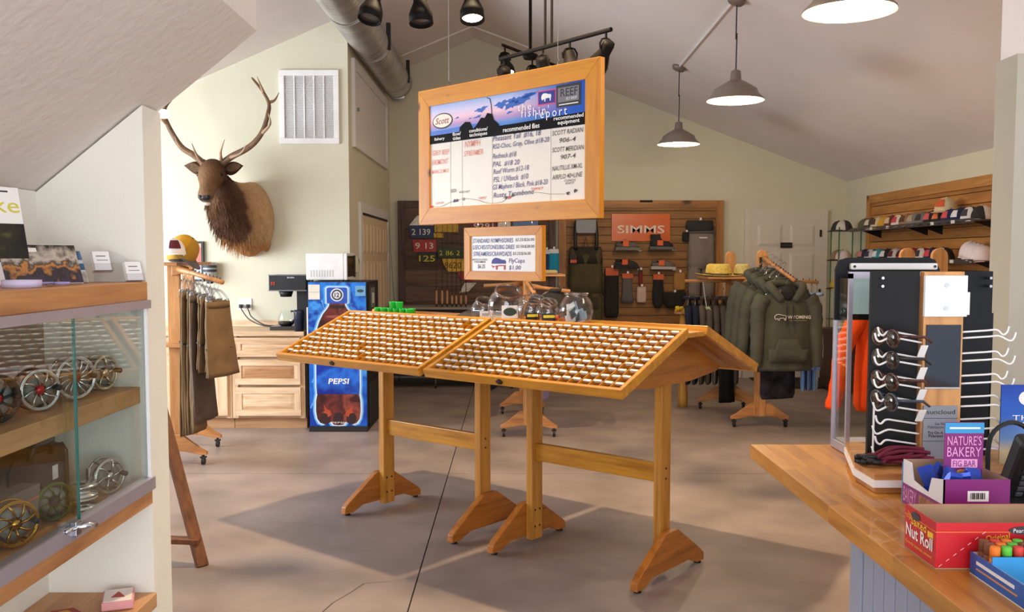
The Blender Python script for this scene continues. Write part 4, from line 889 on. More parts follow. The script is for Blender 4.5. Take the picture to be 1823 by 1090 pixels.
def arch_foot(par, x, y, half, ax='X', th=.032, hgt=.15, m=None):
    P = [(-half, .075), (-half, .10), (-half * .82, .125), (-half * .3, .075 + hgt), (half * .3, .075 + hgt), (half * .82, .125), (half, .10), (half, .075), (half * .8, .075), (half * .35, .10), (-half * .35, .10), (-half * .8, .075)]
    o = MB().prism([(p[0] + (x if ax == 'X' else y), p[1]) for p in P], (y if ax == 'X' else x) - th / 2, (y if ax == 'X' else x) + th / 2, 'XZ' if ax == 'X' else 'YZ').build('foot', m or M_rackX, par, bevel=.004)
    for s in (-1, 1):
        px, py = (x + s * half * .88, y) if ax == 'X' else (x, y + s * half * .88)
        MB().cyl((px - .011, py, .027), (px + .011, py, .027), .026, n=14).build('caster_wheel', M_black, o)
        MB().cyl((px, py, .03), (px, py, .076), .009, n=8).box(px - .02, px + .02, py - .018, py + .018, .05, .062).build('caster_fork', M_dark, o)
def post(par, x, y, top, w=.092, th=.04, z0=.1):
    P = [(x - w / 2, z0), (x + w / 2, z0)] + [(x + w / 2 * math.cos(q), top - w / 2 + w / 2 * math.sin(q)) for q in [PI * k / 8 for k in range(9)]]
    MB().prism(P, y - th / 2, y + th / 2, 'XZ').build('post', M_rack, par, bevel=.004)
def arm(par, p0, p1, r=.017, n=7):
    p0, p1 = Vector(p0), Vector(p1)
    o = MB().tube([p0, p0.lerp(p1, .18), p0.lerp(p1, .3), p1], [r * 1.5, r * 1.4, r, r], 10).build('arm', M_rackX, par, True)
    for i in range(n):
        q = p0.lerp(p1, .32 + .63 * i / (n - 1)); MB().cyl(q + Vector((0, 0, r * .6)), q + Vector((0, 0, r + .014)), .004, n=6).build('peg', M_dark, o)
    return o

# ---- left rack with trousers and caps, half behind the partition
lr = thing('garment_rack', 'wooden rack of brown trousers and caps beside the white partition', 'clothing rack', (-2.50, 6.95, 0))
post(lr, 0, 0, 1.50); post(lr, -.1, .6, 1.5)
arch_foot(lr, -.02, -.06, .26); arch_foot(lr, -.12, .6, .26)
MB().box(-.2, .06, -.1, .7, 1.475, 1.50).build('top_shelf', M_rackX, lr, bevel=.004)
MB().box(-.06, .02, -.0, .62, .2, .28).build('stretcher', M_rackY, lr)
MB().box(-.1, .09, -.12, .12, .88, .905).build('side_shelf', M_rackX, lr)
MB().prism([(0, 1.40), (.12, 1.425), (.12, 1.465), (.0, 1.49)], -.05, -.015, 'XZ').build('arm_bracket', M_rackX, lr, bevel=.005)
A0, A1 = Vector((.05, -.03, 1.452)), Vector((.47, -.36, 1.362))
arm(lr, A0, A1, .017, 9)
M_tr = cloth('brown_twill', S(124, 100, 72)); M_tr2 = cloth('dark_brown_twill', S(104, 88, 76))
ang = math.atan2(A1.y - A0.y, A1.x - A0.x) + PI / 2
tl = [('longest brown trousers, first on the arm beside the rack post', M_tr, .30, 1.04, 0), ('long brown trousers, second from the rack post', M_tr, .30, 1.02, 0), ('long brown trousers, third from the rack post', M_tr, .30, 1.0, 0), ('long brown trousers, fourth from the rack post', M_tr, .29, .98, 0),
      ('grey-brown trousers hanging below the folded ones in the middle of the arm', M_tr2, .32, .90, .05), ('shorter brown trousers, first of the short group after the grey-brown pair', M_tr, .28, .50, .0), ('shorter brown trousers, second of the short group on the arm', M_tr, .28, .51, .0), ('shorter brown trousers, third of the short group on the arm', M_tr, .28, .50, 0),
      ('shorter brown trousers, second from the tip of the arm', M_tr, .30, .53, .02), ('shorter brown trousers at the tip of the arm, nearest the camera', M_tr, .34, .52, .05)]
for i, (lab, m, w, ln, sw) in enumerate(tl):
    p = A0.lerp(A1, .12 + .086 * i) + Vector((-2.50, 6.95, -.028 + .06 - .0))
    p.z = A0.lerp(A1, .12 + .086 * i).z + .022 - 0
    trousers(lab, m, p, math.radians((96, 91, 97, 92, 82, 93, 89, 95, 84, 76)[i]), w, ln, 'brown trousers on the left rack', i, band=(m is M_tr), swing=sw)
def ballcap(label, loc, rz, crown, brim=None, front=None, patch=None, tilt=.0, group=None, s=1.0, name='baseball_cap'):
    """brim towards local -y"""
    t = thing(name, label, 'cap', loc, rz, group, rot=(tilt, 0, rz))
    R = .088 * s; prof = []
    def dome(u, v, k=1.0, a0=0, a1=2 * PI):
        th = a0 + (a1 - a0) * u; ph = v * PI / 2
        return (R * k * math.cos(th) * math.cos(ph) ** .8, R * k * 1.12 * math.sin(th) * math.cos(ph) ** .8, .118 * s * k * math.sin(ph))
    MB().grid(lambda u, v: dome(u, v * .985), 24, 8).build('crown', crown, t, True)
    if front: MB().grid(lambda u, v: dome(u, .02 + v * .86, 1.018, -PI * .86, -PI * .14), 12, 6).build('front_panel', front, t, True)
    MB().grid(lambda u, v: ((R * .93 * math.cos(PI + PI * u)) * (1 - .12 * v), (R * 1.06 * math.sin(PI + PI * u)) * 1.0 - v * .072 * s * math.sin(PI * u) ** .6, .004 + .012 * math.sin(PI * u) - .012 * v), 16, 4).build('brim', brim or crown, t, True, solid=.004)
    if patch: MB().grid(lambda u, v: tuple(Vector(dome(.5 * 0 + u, .24 + v * .4, 1.04, -PI * .66, -PI * .34))), 6, 4).build('patch', patch, t, True)
    MB().ball((0, 0, .118 * s), .008, 8, 5).build('button', brim or crown, t)
    return t
KC = lambda r, g, b: K(r, g, b, .9, bump=.3, bscale=140)
ballcap('white cap with a maroon patch on the left rack beside the partition', (-2.44, 6.78, 1.555), .5, KC(232, 226, 224), KC(232, 226, 224), None, KC(96, 30, 40), .0, 'caps on the left rack')
ballcap('mustard mesh cap with grey brim tipped down on the left rack', (-2.43, 6.93, 1.575), PI * .42, KC(202, 150, 30), KC(96, 90, 92), KC(176, 132, 40), None, .75, 'caps on the left rack', 1.15)
ballcap('mustard cap stacked under the tipped cap on the left rack', (-2.46, 6.98, 1.52), .3, KC(190, 140, 40), KC(70, 62, 58), None, None, .1, 'caps on the left rack', 1.1)

# slanted easel leg nearer the camera, mostly behind the partition
ez = thing('display_easel', 'dark wooden easel leg leaning out from behind the partition', 'easel', (-1.54, 4.58, 0))
M_ez = wood('easel_wood', S(132, 80, 44), S(84, 48, 26), 'Z', .5)
def bar(par, p0, p1, w, th, m, name):
    p0, p1 = Vector(p0), Vector(p1); d = (p1 - p0); q = d.to_track_quat('Z', 'Y').to_matrix().to_4x4()
    return MB(Matrix.Translation(p0) @ q).box(-w / 2, w / 2, -th / 2, th / 2, 0, d.length).build(name, m, par, bevel=.003)
bar(ez, (0, 0, 0.0), (-.46, .40, 1.25), .06, .03, M_ez, 'leg'); bar(ez, (-.75, -.1, 0), (-.5, .38, 1.25), .06, .03, M_ez, 'leg'); bar(ez, (-.72, .75, 0), (-.48, .42, 1.25), .06, .03, M_ez, 'leg')
bar(ez, (-.02, .03, .12), (-.55, .03, .14), .07, .025, M_ez, 'crossbar'); MB().box(-.62, -.36, .36, .46, 1.23, 1.27).build('head_block', M_ez, ez)

# ---- centre rack behind the fly tables
cr = thing('garment_rack', 'wooden wheeled rack behind the fly tables, with a dark jacket and lavender shirt', 'clothing rack', (.13, 8.55, 0))
arch_foot(cr, .015, -.57, .245); arch_foot(cr, -.03, .62, .22); post(cr, .0, -.57, 1.36, .06); post(cr, -.03, .62, 1.36, .06)
MB().box(-.03, .03, -.55, .6, .17, .24).box(-.03, .03, -.55, .6, 1.2, 1.24).build('beam', M_rackY, cr)
arm(cr, (.02, -.5, 1.29), (.36, -.62, 1.25)); arm(cr, (-.03, .4, 1.29), (-.40, .38, 1.27)); arm(cr, (.0, -.58, 1.33), (.05, -.95, 1.25))
MB().box(-.15, .33, -.45, .2, 1.375, 1.39).box(-.03, .03, -.45, .55, 1.24, 1.375).build('top_shelf', M_rackX, cr)
top_garment('jacket', 'dark charcoal jacket on the rack behind the clear jars', cloth('charcoal_fleece', S(62, 60, 56)), (.40, 8.0, 1.36), .15, .44, .66, .16, .55, seed=3)
top_garment('shirt', 'lavender shirt hanging low on the rack behind the fly tables', cloth('lavender_cotton', S(160, 150, 206)), (.235, 8.12, 1.06), 1.2, .40, .66, .12, .5, seed=4)
top_garment('shirt', 'navy shirt hanging on the left arm of the rack behind the fly tables', cloth('navy_cotton', S(40, 46, 66)), (-.20, 8.92, 1.06), 1.45, .44, .66, .12, .5, seed=5)
for i, nm in enumerate(('nearest', 'middle', 'farthest')):
    t = thing('empty_hanger', 'empty clear hanger on the rack behind the price board, ' + nm + ' of three', 'hanger', (.155 + .012 * i, 7.72 + .09 * i, 1.165 + .022 * i), 0, 'empty clear hangers behind the price board'); hanger(t, .34)
sh = thing('folded_shirt', 'folded khaki shirt on top of the rack behind the price board', 'clothing', (.2, 8.36, 1.391))
MB().box(-.22, .2, -.13, .13, 0, .035).build('folds', cloth('khaki_cotton', S(176, 156, 110)), sh, bevel=.015); MB().box(-.08, .08, -.135, -.02, .033, .045).build('collar', K(160, 140, 96, .9), sh, bevel=.006)

# ---- right rack with hoodies, grey jackets, plaid shirts and straw hats
rr = thing('garment_rack', 'wooden wheeled rack of olive hoodies and grey jackets before the back door', 'clothing rack', (2.2, 8.9, 0))
arch_foot(rr, .05, -.45, .265); arch_foot(rr, -.065, .58, .25); post(rr, .045, -.45, 1.605, .10, .045); post(rr, -.0, .58, 1.60, .10, .045)
MB().box(-.0, .06, -.43, .56, .17, .25).build('beam', M_rackY, rr)
MB().box(-.36, .10, -.10, .50, 1.335, 1.355).build('hat_shelf', M_rackX, rr, bevel=.004); MB().box(-.02, .05, -.43, .56, 1.285, 1.335).build('upper_beam', M_rackY, rr)
MB().tube([(-.48, .45, 1.305), (.16, .45, 1.305)], .016, 10).build('hanging_rail', M_rackX, rr, True)
arm(rr, (.06, -.47, 1.53), (.20, -.92, 1.34), .017, 9); arm(rr, (.10, -.2, 1.33), (.62, -.25, 1.31), .015)
MB().box(.015, .04, -.476, -.472, 1.44, 1.54).build('slot', M_dark, rr)
M_hood = cloth('olive_hoodie', S(80, 80, 68))
hl = ['rearmost olive hoodie of the four on the front arm', 'second olive hoodie from the rack post on the front arm', 'third olive hoodie from the rack post on the front arm']
for i, lab in enumerate(hl):
    top_garment('hoodie', lab, M_hood, (2.235 + .035 * i, 8.33 - .085 * i, 1.47 - .032 * i), -.05, .48, .70, .13, .64, True, 'olive hoodies on the front arm', seed=20 + i, sleeve_out=.07)
hf = top_garment('hoodie', 'front olive hoodie with white lettering and a bison outline', M_hood, (2.345, 8.03, 1.372), .04, .47, .70, .16, .66, True, 'olive hoodies on the front arm', seed=30, sleeve_out=.03)
MB().grid(lambda u, v: (-.17 + .34 * u, -.092 - .006 * math.sin(PI * u), -.105 - .62 + (.20 if .25 < u < .75 else .20 - .0) * v * (1 if .18 < u < .82 else .55)), 12, 3).build('front_pocket', M_hood, hf, True, solid=.006)
words('WYOMING', -.015, -.355, .20, .03, K(226, 216, 206), hf, y=-.0905, bold=.02)
MB().box(.0, .15, -.0915, -.0905, -.371, -.367).build('small_print', K(150, 144, 134), hf)
bp = [Vector((-.075 + x * .10, -.0905, -.343 + z * .055)) for x, z in BISON]
MB().tube(bp, .0028, 5, closed=True).build('bison_outline', K(226, 216, 206), hf)
for x in (-.022, .03): MB().tube([(x, -.07, -.20), (x, -.092, -.25), (x + .004, -.097, -.42)], .0045, 6).build('drawstring', M_black, hf)
MB().ball((0, -.05, -.135), (.06, .03, .07), 12, 8).build('neck_opening', K(30, 30, 30, .9), hf, True)
for i in range(5):
    t = thing('empty_hanger', 'empty clear hanger bunched at the tip of the hoodie arm, number %s from the post' % ('one', 'two', 'three', 'four', 'five')[i], 'hanger', (2.27 + .02 * i, 8.36 - .06 * i, 1.49 - .024 * i), .1 * i, 'empty clear hangers over the hoodies'); hanger(t, .22)
M_gj = cloth('grey_brown_fleece', S(92, 84, 78)); M_nv = cloth('navy_fleece', S(38, 42, 58))
gl = [('navy jacket at the left end of the hanging rail', M_nv), ('second navy jacket on the hanging rail', M_nv), ('first grey jacket beside the navy jackets', M_gj), ('second grey jacket on the hanging rail', M_gj), ('third grey jacket on the hanging rail', M_gj), ('fourth grey jacket on the hanging rail', M_gj), ('fifth grey jacket on the hanging rail', M_gj), ('last grey jacket, nearest the hoodies', M_gj)]
for i, (lab, m) in enumerate(gl):
    t = top_garment('jacket', lab, m, (1.765 + .068 * i, 9.35, 1.235), PI / 2 - .25, .46, .84, .06, .62, False, 'jackets on the hanging rail', seed=40 + i, sleeve_out=.02, sr=.5)
    if i == 0: MB().box(-.03, .03, -.1, -.09, -.42, -.38).build('chest_logo', K(220, 216, 210), t)
tg = thing('scarf', 'pale green striped scarf between the navy and grey jackets', 'scarf', (1.875, 9.14, 1.22))
MB().grid(lambda u, v: (.03 * math.sin(6 * v) + .045 * u, -.02 + .01 * math.sin(9 * v + 4 * u), -.16 - .34 * v), 4, 14).build('cloth', ramp_mat('green_stripe', [(0, S(170, 196, 140)), (.5, S(110, 150, 96)), (1, S(206, 214, 170))], 2, -.5, -.1, .9, .6, 20), tg, True, solid=.006)
MB().tube([(.02, -.0, -.16), (.0, .02, -.02), (.0, .08, .08)], .004, 6).build('loop', M_white, tg)
M_pl = ramp_mat('blue_plaid', [(0, S(120, 160, 214)), (.3, S(176, 200, 230)), (.5, S(90, 130, 190)), (.8, S(150, 186, 224)), (1, S(206, 220, 236))], 0, -.25, .25, .9, 1.4, 12)
for i, lab in enumerate(('pale blue plaid shirt on the right side arm, first behind the hoodies', 'pale blue plaid shirt at the tip of the right side arm', 'pale blue plaid shirt between two others on the right side arm')):
    top_garment('shirt', lab, M_pl if i != 2 else cloth('blue_check', S(116, 140, 186), .35), (2.69 + (.0, .10, .05)[i], 8.6, 1.30), PI / 2 - .35, .46, .86, .06, .66, False, 'plaid shirts on the side arm', seed=60 + i, sleeve_out=.03, sr=.55)
dk = top_garment('shirt', 'black patterned shirt hanging under the front hoodie', cloth('black_pattern', S(60, 56, 66), .7), (2.40, 8.5, 1.12), .3, .40, .76, .12, .5, seed=70, sleeve_out=.0)
bp_ = trousers('black trousers hanging below the grey jackets', cloth('black_twill', S(34, 32, 32)), (2.10, 9.15, 1.16), .4, .16, .86, None, 80, False)
def hat(label, loc, col, s=1.0, rz=0, group='straw hats on the right rack'):
    t = thing('straw_hat', label, 'hat', loc, rz, group); m = mat('straw_%d' % int(loc[0] * 1000), col, .85, var=.22, scale=60, bump=.5, bscale=120)
    MB().lathe([(.085 * s, .008), (.083 * s, .06), (.075 * s, .105), (.05 * s, .12), (.02 * s, .112), (0, .11)], 24, cap=False).build('crown', m, t, True)
    MB().grid(lambda u, v: ((.08 + .11 * v) * s * math.cos(2 * PI * u), (.08 + .09 * v) * s * math.sin(2 * PI * u), .006 + .02 * v * v * abs(math.cos(2 * PI * u)) ** 2), 32, 4).build('brim', m, t, True, solid=.004)
    MB().lathe([(.087 * s, .01), (.086 * s, .03)], 24, cap=False).build('hat_band', K(90, 70, 40), t, True)
hat('yellow straw hat with wide brim on the left of the hat shelf', (2.0, 8.98, 1.356), S(226, 196, 92), 1.15)
hat('smaller pale straw hat beside the rack post on the hat shelf', (2.20, 8.99, 1.356), S(214, 196, 120), .95)
hat('yellow straw hat at the rear of the hat shelf', (2.0, 9.3, 1.356), S(220, 186, 84), 1.0)

# ---- rack with the orange jacket beyond the counter
orr = thing('garment_rack', 'wooden rack behind the sunglasses stand, with two round-topped posts', 'clothing rack', (2.84, 6.5, 0))
post(orr, -.155, -.1, 1.60, .10); post(orr, .155, .1, 1.60, .11); arch_foot(orr, 0, -.1, .3); arch_foot(orr, 0, .1, .3)
MB().box(-.19, .19, -.03, .03, 1.2, 1.28).build('beam', M_rackX, orr); arm(orr, (-.155, -.1, 1.38), (-.42, -.16, 1.33), .017)
M_or = cloth('orange_shell', S(232, 76, 24))
oj = top_garment('jacket', 'bright orange jacket hanging behind the sunglasses stand', M_or, (2.55, 6.33, 1.385), .15, .46, .78, .24, .76, False, seed=90, sleeve_out=.19)
MB().tube([(0, -.118, -.15), (0, -.135, -.45), (0, -.13, -.86)], .006, 6).build('zip', K(150, 40, 16), oj)
MB().grid(lambda u, v: (-.2 + .14 * u, -.12, -.62 - .14 * v), 3, 3).build('pocket_flap', M_or, oj, True, solid=.01)
# ================================================================ barn-wood board with plates and fly rods
M_barn = wood('barn_wood', S(112, 88, 74), S(58, 44, 38), 'X', .8, .6, rand=.35); M_barnF = wood('barn_frame', S(98, 80, 72), S(62, 48, 44), 'Z', .8)
bw = thing('barn_wood_board', 'dark barn-wood wall board of horizontal planks behind the fly rods', 'wall board', (-.445, 11.99, 0))
z = .62; rnd = random.Random(11)
while z < 2.16:
    h = rnd.choice((.16, .18, .2)); z1 = min(z + h, 2.17)
    MB().box(-.95, .95, -.045 - rnd.uniform(0, .008), -.0, z, z1 - .008).build('plank', M_barn, bw); z = z1
MB().box(-1.0, -.91, -.065, 0, .56, 2.255).box(.91, 1.0, -.065, 0, .56, 2.255).box(-.91, .91, -.065, 0, 2.17, 2.255).box(-.91, .91, -.065, 0, .56, .62).build('frame', M_barnF, bw)
def plate(label, cx, z0, poly, col, num, ncol, tilt=0):
    t = thing('number_plate', label, 'number plate', (cx, 11.925, z0), 0, 'number plates on the barn-wood board', rot=(0, tilt, 0))
    MB().prism(poly, -.004, 0, 'XZ').build('plate', K(*col, rough=.5, var=.25, scale=30), t)
    xs = [p[0] for p in poly]; zs = [p[1] for p in poly]; w, h = max(xs) - min(xs), max(zs) - min(zs)
    if num: words(num, min(xs) + w * .12, min(zs) + h * .25, w * .76, h * .5, K(*ncol), t, y=-.0052, bold=.01)
    for q in (.2, .8): MB().cyl((min(xs) + w * q, -.006, max(zs) - h * .1), (min(xs) + w * q, -.003, max(zs) - h * .1), .006, n=8).build('bolt', M_dark, t)
R_ = lambda w, h: [(-w / 2, 0), (w / 2, 0), (w / 2, h), (-w / 2, h)]
plate('navy number plate reading 139', -1.145, 1.785, [(-.13, 0), (.15, 0), (.15, .155), (-.16, .155), (-.15, .06)], (32, 48, 92), '2 139', (226, 222, 210))
plate('white number plate piece above the navy plate', -1.12, 1.945, [(-.18, 0), (.13, 0), (.13, .05), (.03, .14), (-.08, .12)], (226, 224, 216), '', (40, 40, 44))
plate('red number plate reading 9 13 below the navy plate', -1.11, 1.61, [(-.13, 0), (.15, .0), (.15, .155), (-.15, .155)], (168, 44, 44), '9 13', (232, 214, 206))
plate('black plate with yellow digits 125 below the red plate', -1.08, 1.45, [(-.02, .0), (.14, .06), (.14, .155), (-.13, .155), (-.09, .07)], (34, 34, 24), '125', (214, 200, 40))
plate('dark green plate with yellow digits right of the 125 plate', -.79, 1.535, R_(.34, .125), (44, 60, 30), '2 86 2', (206, 206, 50))
plate('yellow number plate reading 8620', -.74, 1.36, [(-.07, 0), (.13, 0), (.13, .165), (-.15, .165), (-.12, .08)], (214, 170, 40), '8620', (110, 84, 20))
plate('red plate at the lower right under the yellow one', -.60, 1.225, [(-.05, .04), (.10, 0), (.16, .14), (-.10, .14)], (150, 40, 44), '', (226, 206, 200))
plate('white plate piece at the lowest point of the plate shape', -.57, 1.09, [(-.1, 0), (.02, .02), (.12, .13), (-.03, .13)], (222, 214, 200), '', (150, 50, 50))
plate('yellow plate near the board top, left of the dark red one', -.83, 1.86, R_(.30, .15), (196, 160, 40), '', (50, 44, 24))
plate('small yellow plate piece above the rods', -.93, 1.79, R_(.12, .06), (200, 160, 36), '', (0, 0, 0))
plate('dark red plate reading 9291 above the price board', -.36, 1.86, R_(.33, .15), (120, 36, 44), '9291', (226, 214, 206))
plate('white plate edge above the price board', -.10, 1.86, R_(.16, .15), (226, 222, 214), '', (60, 60, 60))
plate('blue and white plate above the right end of the price board', .17, 1.86, R_(.32, .15), (96, 130, 180), '', (226, 226, 226))
# rod rack: dark stand with seven rods
st = thing('rod_stand', 'dark wheeled stand with grey top under the fly rods', 'stand', (-.5, 11.25, 0))
MB().box(-.95, 1.0, -.22, .3, .14, .93).build('body', K(40, 34, 30, .7), st); MB().box(-.98, 1.03, -.25, .32, .93, .955).build('top', K(150, 142, 134, .6), st)
for x in (-.4, .5):
    MB().cyl((x, -.26, .2), (x, -.26, .05), .008, n=8).build('caster_stem', M_steel, st); MB().cyl((x - .012, -.26, .028), (x + .012, -.26, .028), .027, n=12).build('caster', M_black, st)
M_cork = mat('cork', S(196, 148, 112), .85, var=.2, scale=60); M_blank = K(30, 26, 24, .35)
nm = ['first from the left', 'second from the left', 'third from the left', 'fourth from the left', 'fifth from the left', 'sixth from the left', 'seventh, at the right']
for i, x in enumerate((-.895, -.828, -.768, -.71, -.66, -.605, -.547)):
    z0 = .956; lo = i < 3
    t = thing('fly_rod', 'upright fly rod with cork grip, ' + nm[i], 'fishing rod', (x, 11.12, z0), 0, 'fly rods standing by the barn-wood board')
    zz = 0 if lo else -.0
    MB().lathe([(0, 0), (.011, 0), (.011, .03), (.009, .035)], 10).build('reel_seat', M_black, t)
    MB().lathe([(.010, .03), (.013, .05), (.012, .12 if not lo else .17), (.009, .135 if not lo else .195), (0, .136 if not lo else .196)], 12).build('grip', M_cork, t, True)
    MB().cyl((0, 0, .13), (.01, .01, 1.26), .0045, .002, 6).build('blank', M_blank, t)
    for q in (.4, .7, 1.0): MB().tube([(0, -.004, q), (0, -.012, q + .008), (0, -.004, q + .016)], .0012, 4).build('guide', M_steel, t)
lr_ = tag(MB().cyl((-1.40, 11.6, .0), (-1.53, 11.72, 2.0), .005, .002, 6).build('leaning_rod', M_blank), 'thin dark rod leaning in the corner left of the barn-wood board', 'fishing rod')

# ================================================================ gear wall
M_gw = wood('gear_wall_board', S(150, 104, 48), S(116, 76, 32), 'X', .55, .6, rand=.05); M_gwF = wood('gear_wall_frame', S(178, 122, 62), S(126, 80, 36), 'Z', .5, .6, knots=3); M_gwX = wood('gear_wall_frame_x', S(178, 122, 62), S(126, 80, 36), 'X', .5, .6, knots=3)
gw = thing('gear_wall', 'framed wall of honey wood slats hung with waders and boots', 'wall board', (1.633, 11.99, 0))
z = .50
while z < 2.16:
    MB().box(-.95, .95, -.04, 0, z, min(z + .095, 2.17)).build('slat', M_gw, gw); z += .102
MB().box(-.95, .95, -.012, 0, .5, 2.17).build('backing', K(70, 46, 24, .8), gw)
MB().box(-1.04, -.95, -.06, 0, .42, 2.26).box(.95, 1.04, -.06, 0, .42, 2.26).build('frame_stile', M_gwF, gw); MB().box(-.95, .95, -.06, 0, 2.17, 2.26).box(-.95, .95, -.06, 0, .42, .50).build('frame_rail', M_gwX, gw)
MB().box(-.02, .14, -.064, -.058, 2.235, 2.262).build('dark_knot', K(40, 28, 20, .9), gw)
GY = 11.945
sg = thing('brand_sign', 'orange rectangular sign with pale lettering on the gear wall', 'sign', (1.63, GY, 1.745))
MB().box(-.37, .37, -.02, 0, 0, .345).build('sign_panel', K(214, 98, 36, .25), sg, bevel=.003); words('SIMMS', -.30, .1, .60, .1, K(226, 214, 200), sg, y=-.0215, bold=.012)
MB().ball((-.245, -.021, .135), (.016, .001, .012), 10, 6).build('fish_mark', K(206, 84, 36), sg)
def boot(label, x, z, col, sole, high, flip=False, tagged=True):
    t = thing('wading_boot', label, 'boot', (x, GY - .10, z), 0, 'wading boots on the gear wall'); m = KC(*col)
    n = 14; rg = []
    H = .19 if high else .11
    for f, a, zz, xx in ((0, .145, .03, 0), (.25, .145, .06, 0), (.5, .12, .09, -.02), (.7, .075, .115, -.06), (.85, .062, H * .8, -.075), (1, .065, H, -.08)):
        rg.append([(xx + a * math.cos(q) * (1 if True else 1), .052 * math.sin(q) * (1 if f < .6 else .95), zz + (.015 * max(0, -math.cos(q)) if f < .4 else 0)) for q in [2 * PI * k / n for k in range(n)]])
    M = Matrix.Scale(-1, 4, (1, 0, 0)) if flip else Matrix()
    MB(M).loft(rg).build('upper', m, t, True)
    MB(M).prism([(-.155, 0), (.155, .0), (.16, .03), (.1, .035), (-.15, .04)], -.055, .055, 'XZ').build('sole', KC(*sole), t, bevel=.006)
    if tagged: MB().box(-.06, .01, -.062, -.056, .05, .115).build('hang_tag', K(226, 96, 40), t)
    for k in range(4): MB(M).box(-.02 - .012 * k, .02 - .012 * k, -.052, -.046, .075 + .018 * k, .081 + .018 * k).build('lace', M_dark, t)
    MB().box(-.17, .17, -.06, .1, -.012, -.002).build('peg_shelf', glass('boot_shelf', (.9, .92, .92, 1), 2) if not bpy.data.materials.get('boot_shelf') else bpy.data.materials['boot_shelf'], t)
boot('low grey wading boot under the orange sign at its left', 1.45, 1.63, (104, 96, 90), (120, 112, 104), False)
boot('black high wading boot overlapping the orange sign at its right', 1.88, 1.64, (44, 40, 42), (104, 100, 98), True)
boot('dark grey low boot on the lower row at the left', 1.44, 1.40, (58, 54, 52), (40, 38, 38), False)
boot('pale grey low boot on the lower row at the right', 1.90, 1.39, (112, 104, 100), (180, 174, 168), False)
def waders(label, x, ztop, w, ln, m, strap=None, bib=None, grp=None):
    t = thing('waders', label, 'clothing', (x, GY - .06, ztop)); n = 32
    MB().loft([oval(0, w * .46, .05, n), oval(-.1, w * .48, .06, n, 0, 0, .03), oval(-ln * .4, w * .49, .07, n, 0, 0, .05), oval(-ln * .55, w * .5, .07, n, 0, 0, .06)]).build('body', m, t, True)
    for s in (-1, 1): MB().loft([oval(-ln * .52, w * .25, .065, 20, s * w * .24), oval(-ln * .8, w * .235, .06, 20, s * w * .25, 0, .06), oval(-ln, w * .22, .055, 20, s * w * .25, 0, .07)]).build('leg', m, t, True)
    return t
M_ol = cloth('olive_wader', S(82, 76, 54)); M_gr = cloth('grey_wader', S(132, 120, 112))
w1 = waders('olive chest waders with black straps at the left of the gear wall', .93, 1.66, .44, 1.1, M_ol)
MB().loft([oval(.015, .19, .055, 24), oval(-.2, .215, .066, 24)]).build('chest_panel', KC(48, 44, 34), w1, True)
for s in (-1, 1): MB().tube(smooth_path([(s * .13, -.05, -.02), (s * .135, -.05, .15), (s * .12, -.02, .34)], 4), .022, 8).build('strap', M_black, w1, True)
MB().tube([(-.03, -.03, 0), (.0, -.03, .14), (.03, -.03, 0)], .008, 6).build('strap', K(90, 50, 30), w1)
MB().box(-.13, .13, -.06, -.03, .18, .36).build('packet', K(110, 112, 116, .3), w1, bevel=.01); MB().box(-.20, -.12, -.09, -.075, -.2, -.08).build('hang_tag', K(40, 34, 32), w1); MB().box(-.20, -.12, -.0915, -.09, -.185, -.15).build('tag_stripe', K(206, 90, 44), w1)
MB().box(.07, .16, -.085, -.07, -.75, -.62).build('knee_patch', KC(60, 56, 40), w1)
w2 = waders('grey wading trousers at the right of the gear wall', 2.39, 1.87, .34, .86, M_gr)
MB().loft([oval(.004, .165, .056, 24), oval(-.03, .168, .06, 24)]).build('waistband', KC(90, 84, 80), w2, True); MB().box(-.04, .06, -.062, -.058, -.09, -.075).build('logo_tape', K(220, 214, 206), w2)
def packet(name, label, x, z0, w, h, d, col, hdr=None, cat='packet', shape=None, extra=None):
    t = thing(name, label, cat, (x, GY - .02 - d / 2, z0)); m = KC(*col)
    MB().loft([[(a * w / 2 * c, b * d / 2, zz) for a, b in ((-1, -.6), (-.6, -1), (.6, -1), (1, -.6), (1, .6), (.6, 1), (-.6, 1), (-1, .6))] for zz, c in (shape or ((0, .8), (h * .1, 1), (h * .5, 1), (h * .9, .96), (h, .9)))]).build('pack', m, t, True)
    if hdr: MB().box(-w * .45, w * .45, -d / 2 - .004, -d / 2 - .001, h * .86, h * 1.02).build('header_card', K(*hdr), t)
    MB().cyl((0, d / 2 + .02, h * 1.03), (0, -d / 2 - .02, h * 1.03), .005, n=6).box(-.012, .012, -d / 2 - .022, -d / 2 - .018, h * 1.02, h * 1.02 + .03).build('peg', M_white, t)
    return t
packet('pouch', 'black roll pouch above the grey wading trousers', 2.36, 1.875, .34, .13, .1, (50, 48, 48), None, 'pouch')
packet('wallet', 'small black pouch left of the grey wading trousers', 2.2, 1.74, .1, .12, .05, (34, 32, 32), None, 'pouch')
packet('sling_bag', 'long black case hanging beside the olive waders', 1.26, .78, .18, .62, .08, (34, 30, 28), (190, 84, 44), 'bag')
packet('sock_pack', 'grey neoprene socks hanging under the dark boot', 1.46, .97, .15, .36, .06, (96, 92, 92), (206, 90, 44), 'socks', ((0, 1), (.05, 1.1), (.12, .85), (.3, .8), (.36, .9)))
packet('tool_card', 'small red and black tool card on the gear wall', 1.63, 1.19, .05, .19, .03, (130, 40, 34), (40, 36, 36), 'packet')
packet('gear_packet', 'pale pink packet in clear plastic on the gear wall', 1.64, .97, .12, .2, .05, (206, 176, 166), None, 'packet')
packet('glove_pack', 'black gloves hanging under the pale boot', 1.85, .90, .15, .42, .06, (36, 34, 32), (206, 90, 44), 'gloves', ((0, .4), (.06, .9), (.2, .95), (.34, .8), (.42, .9)))
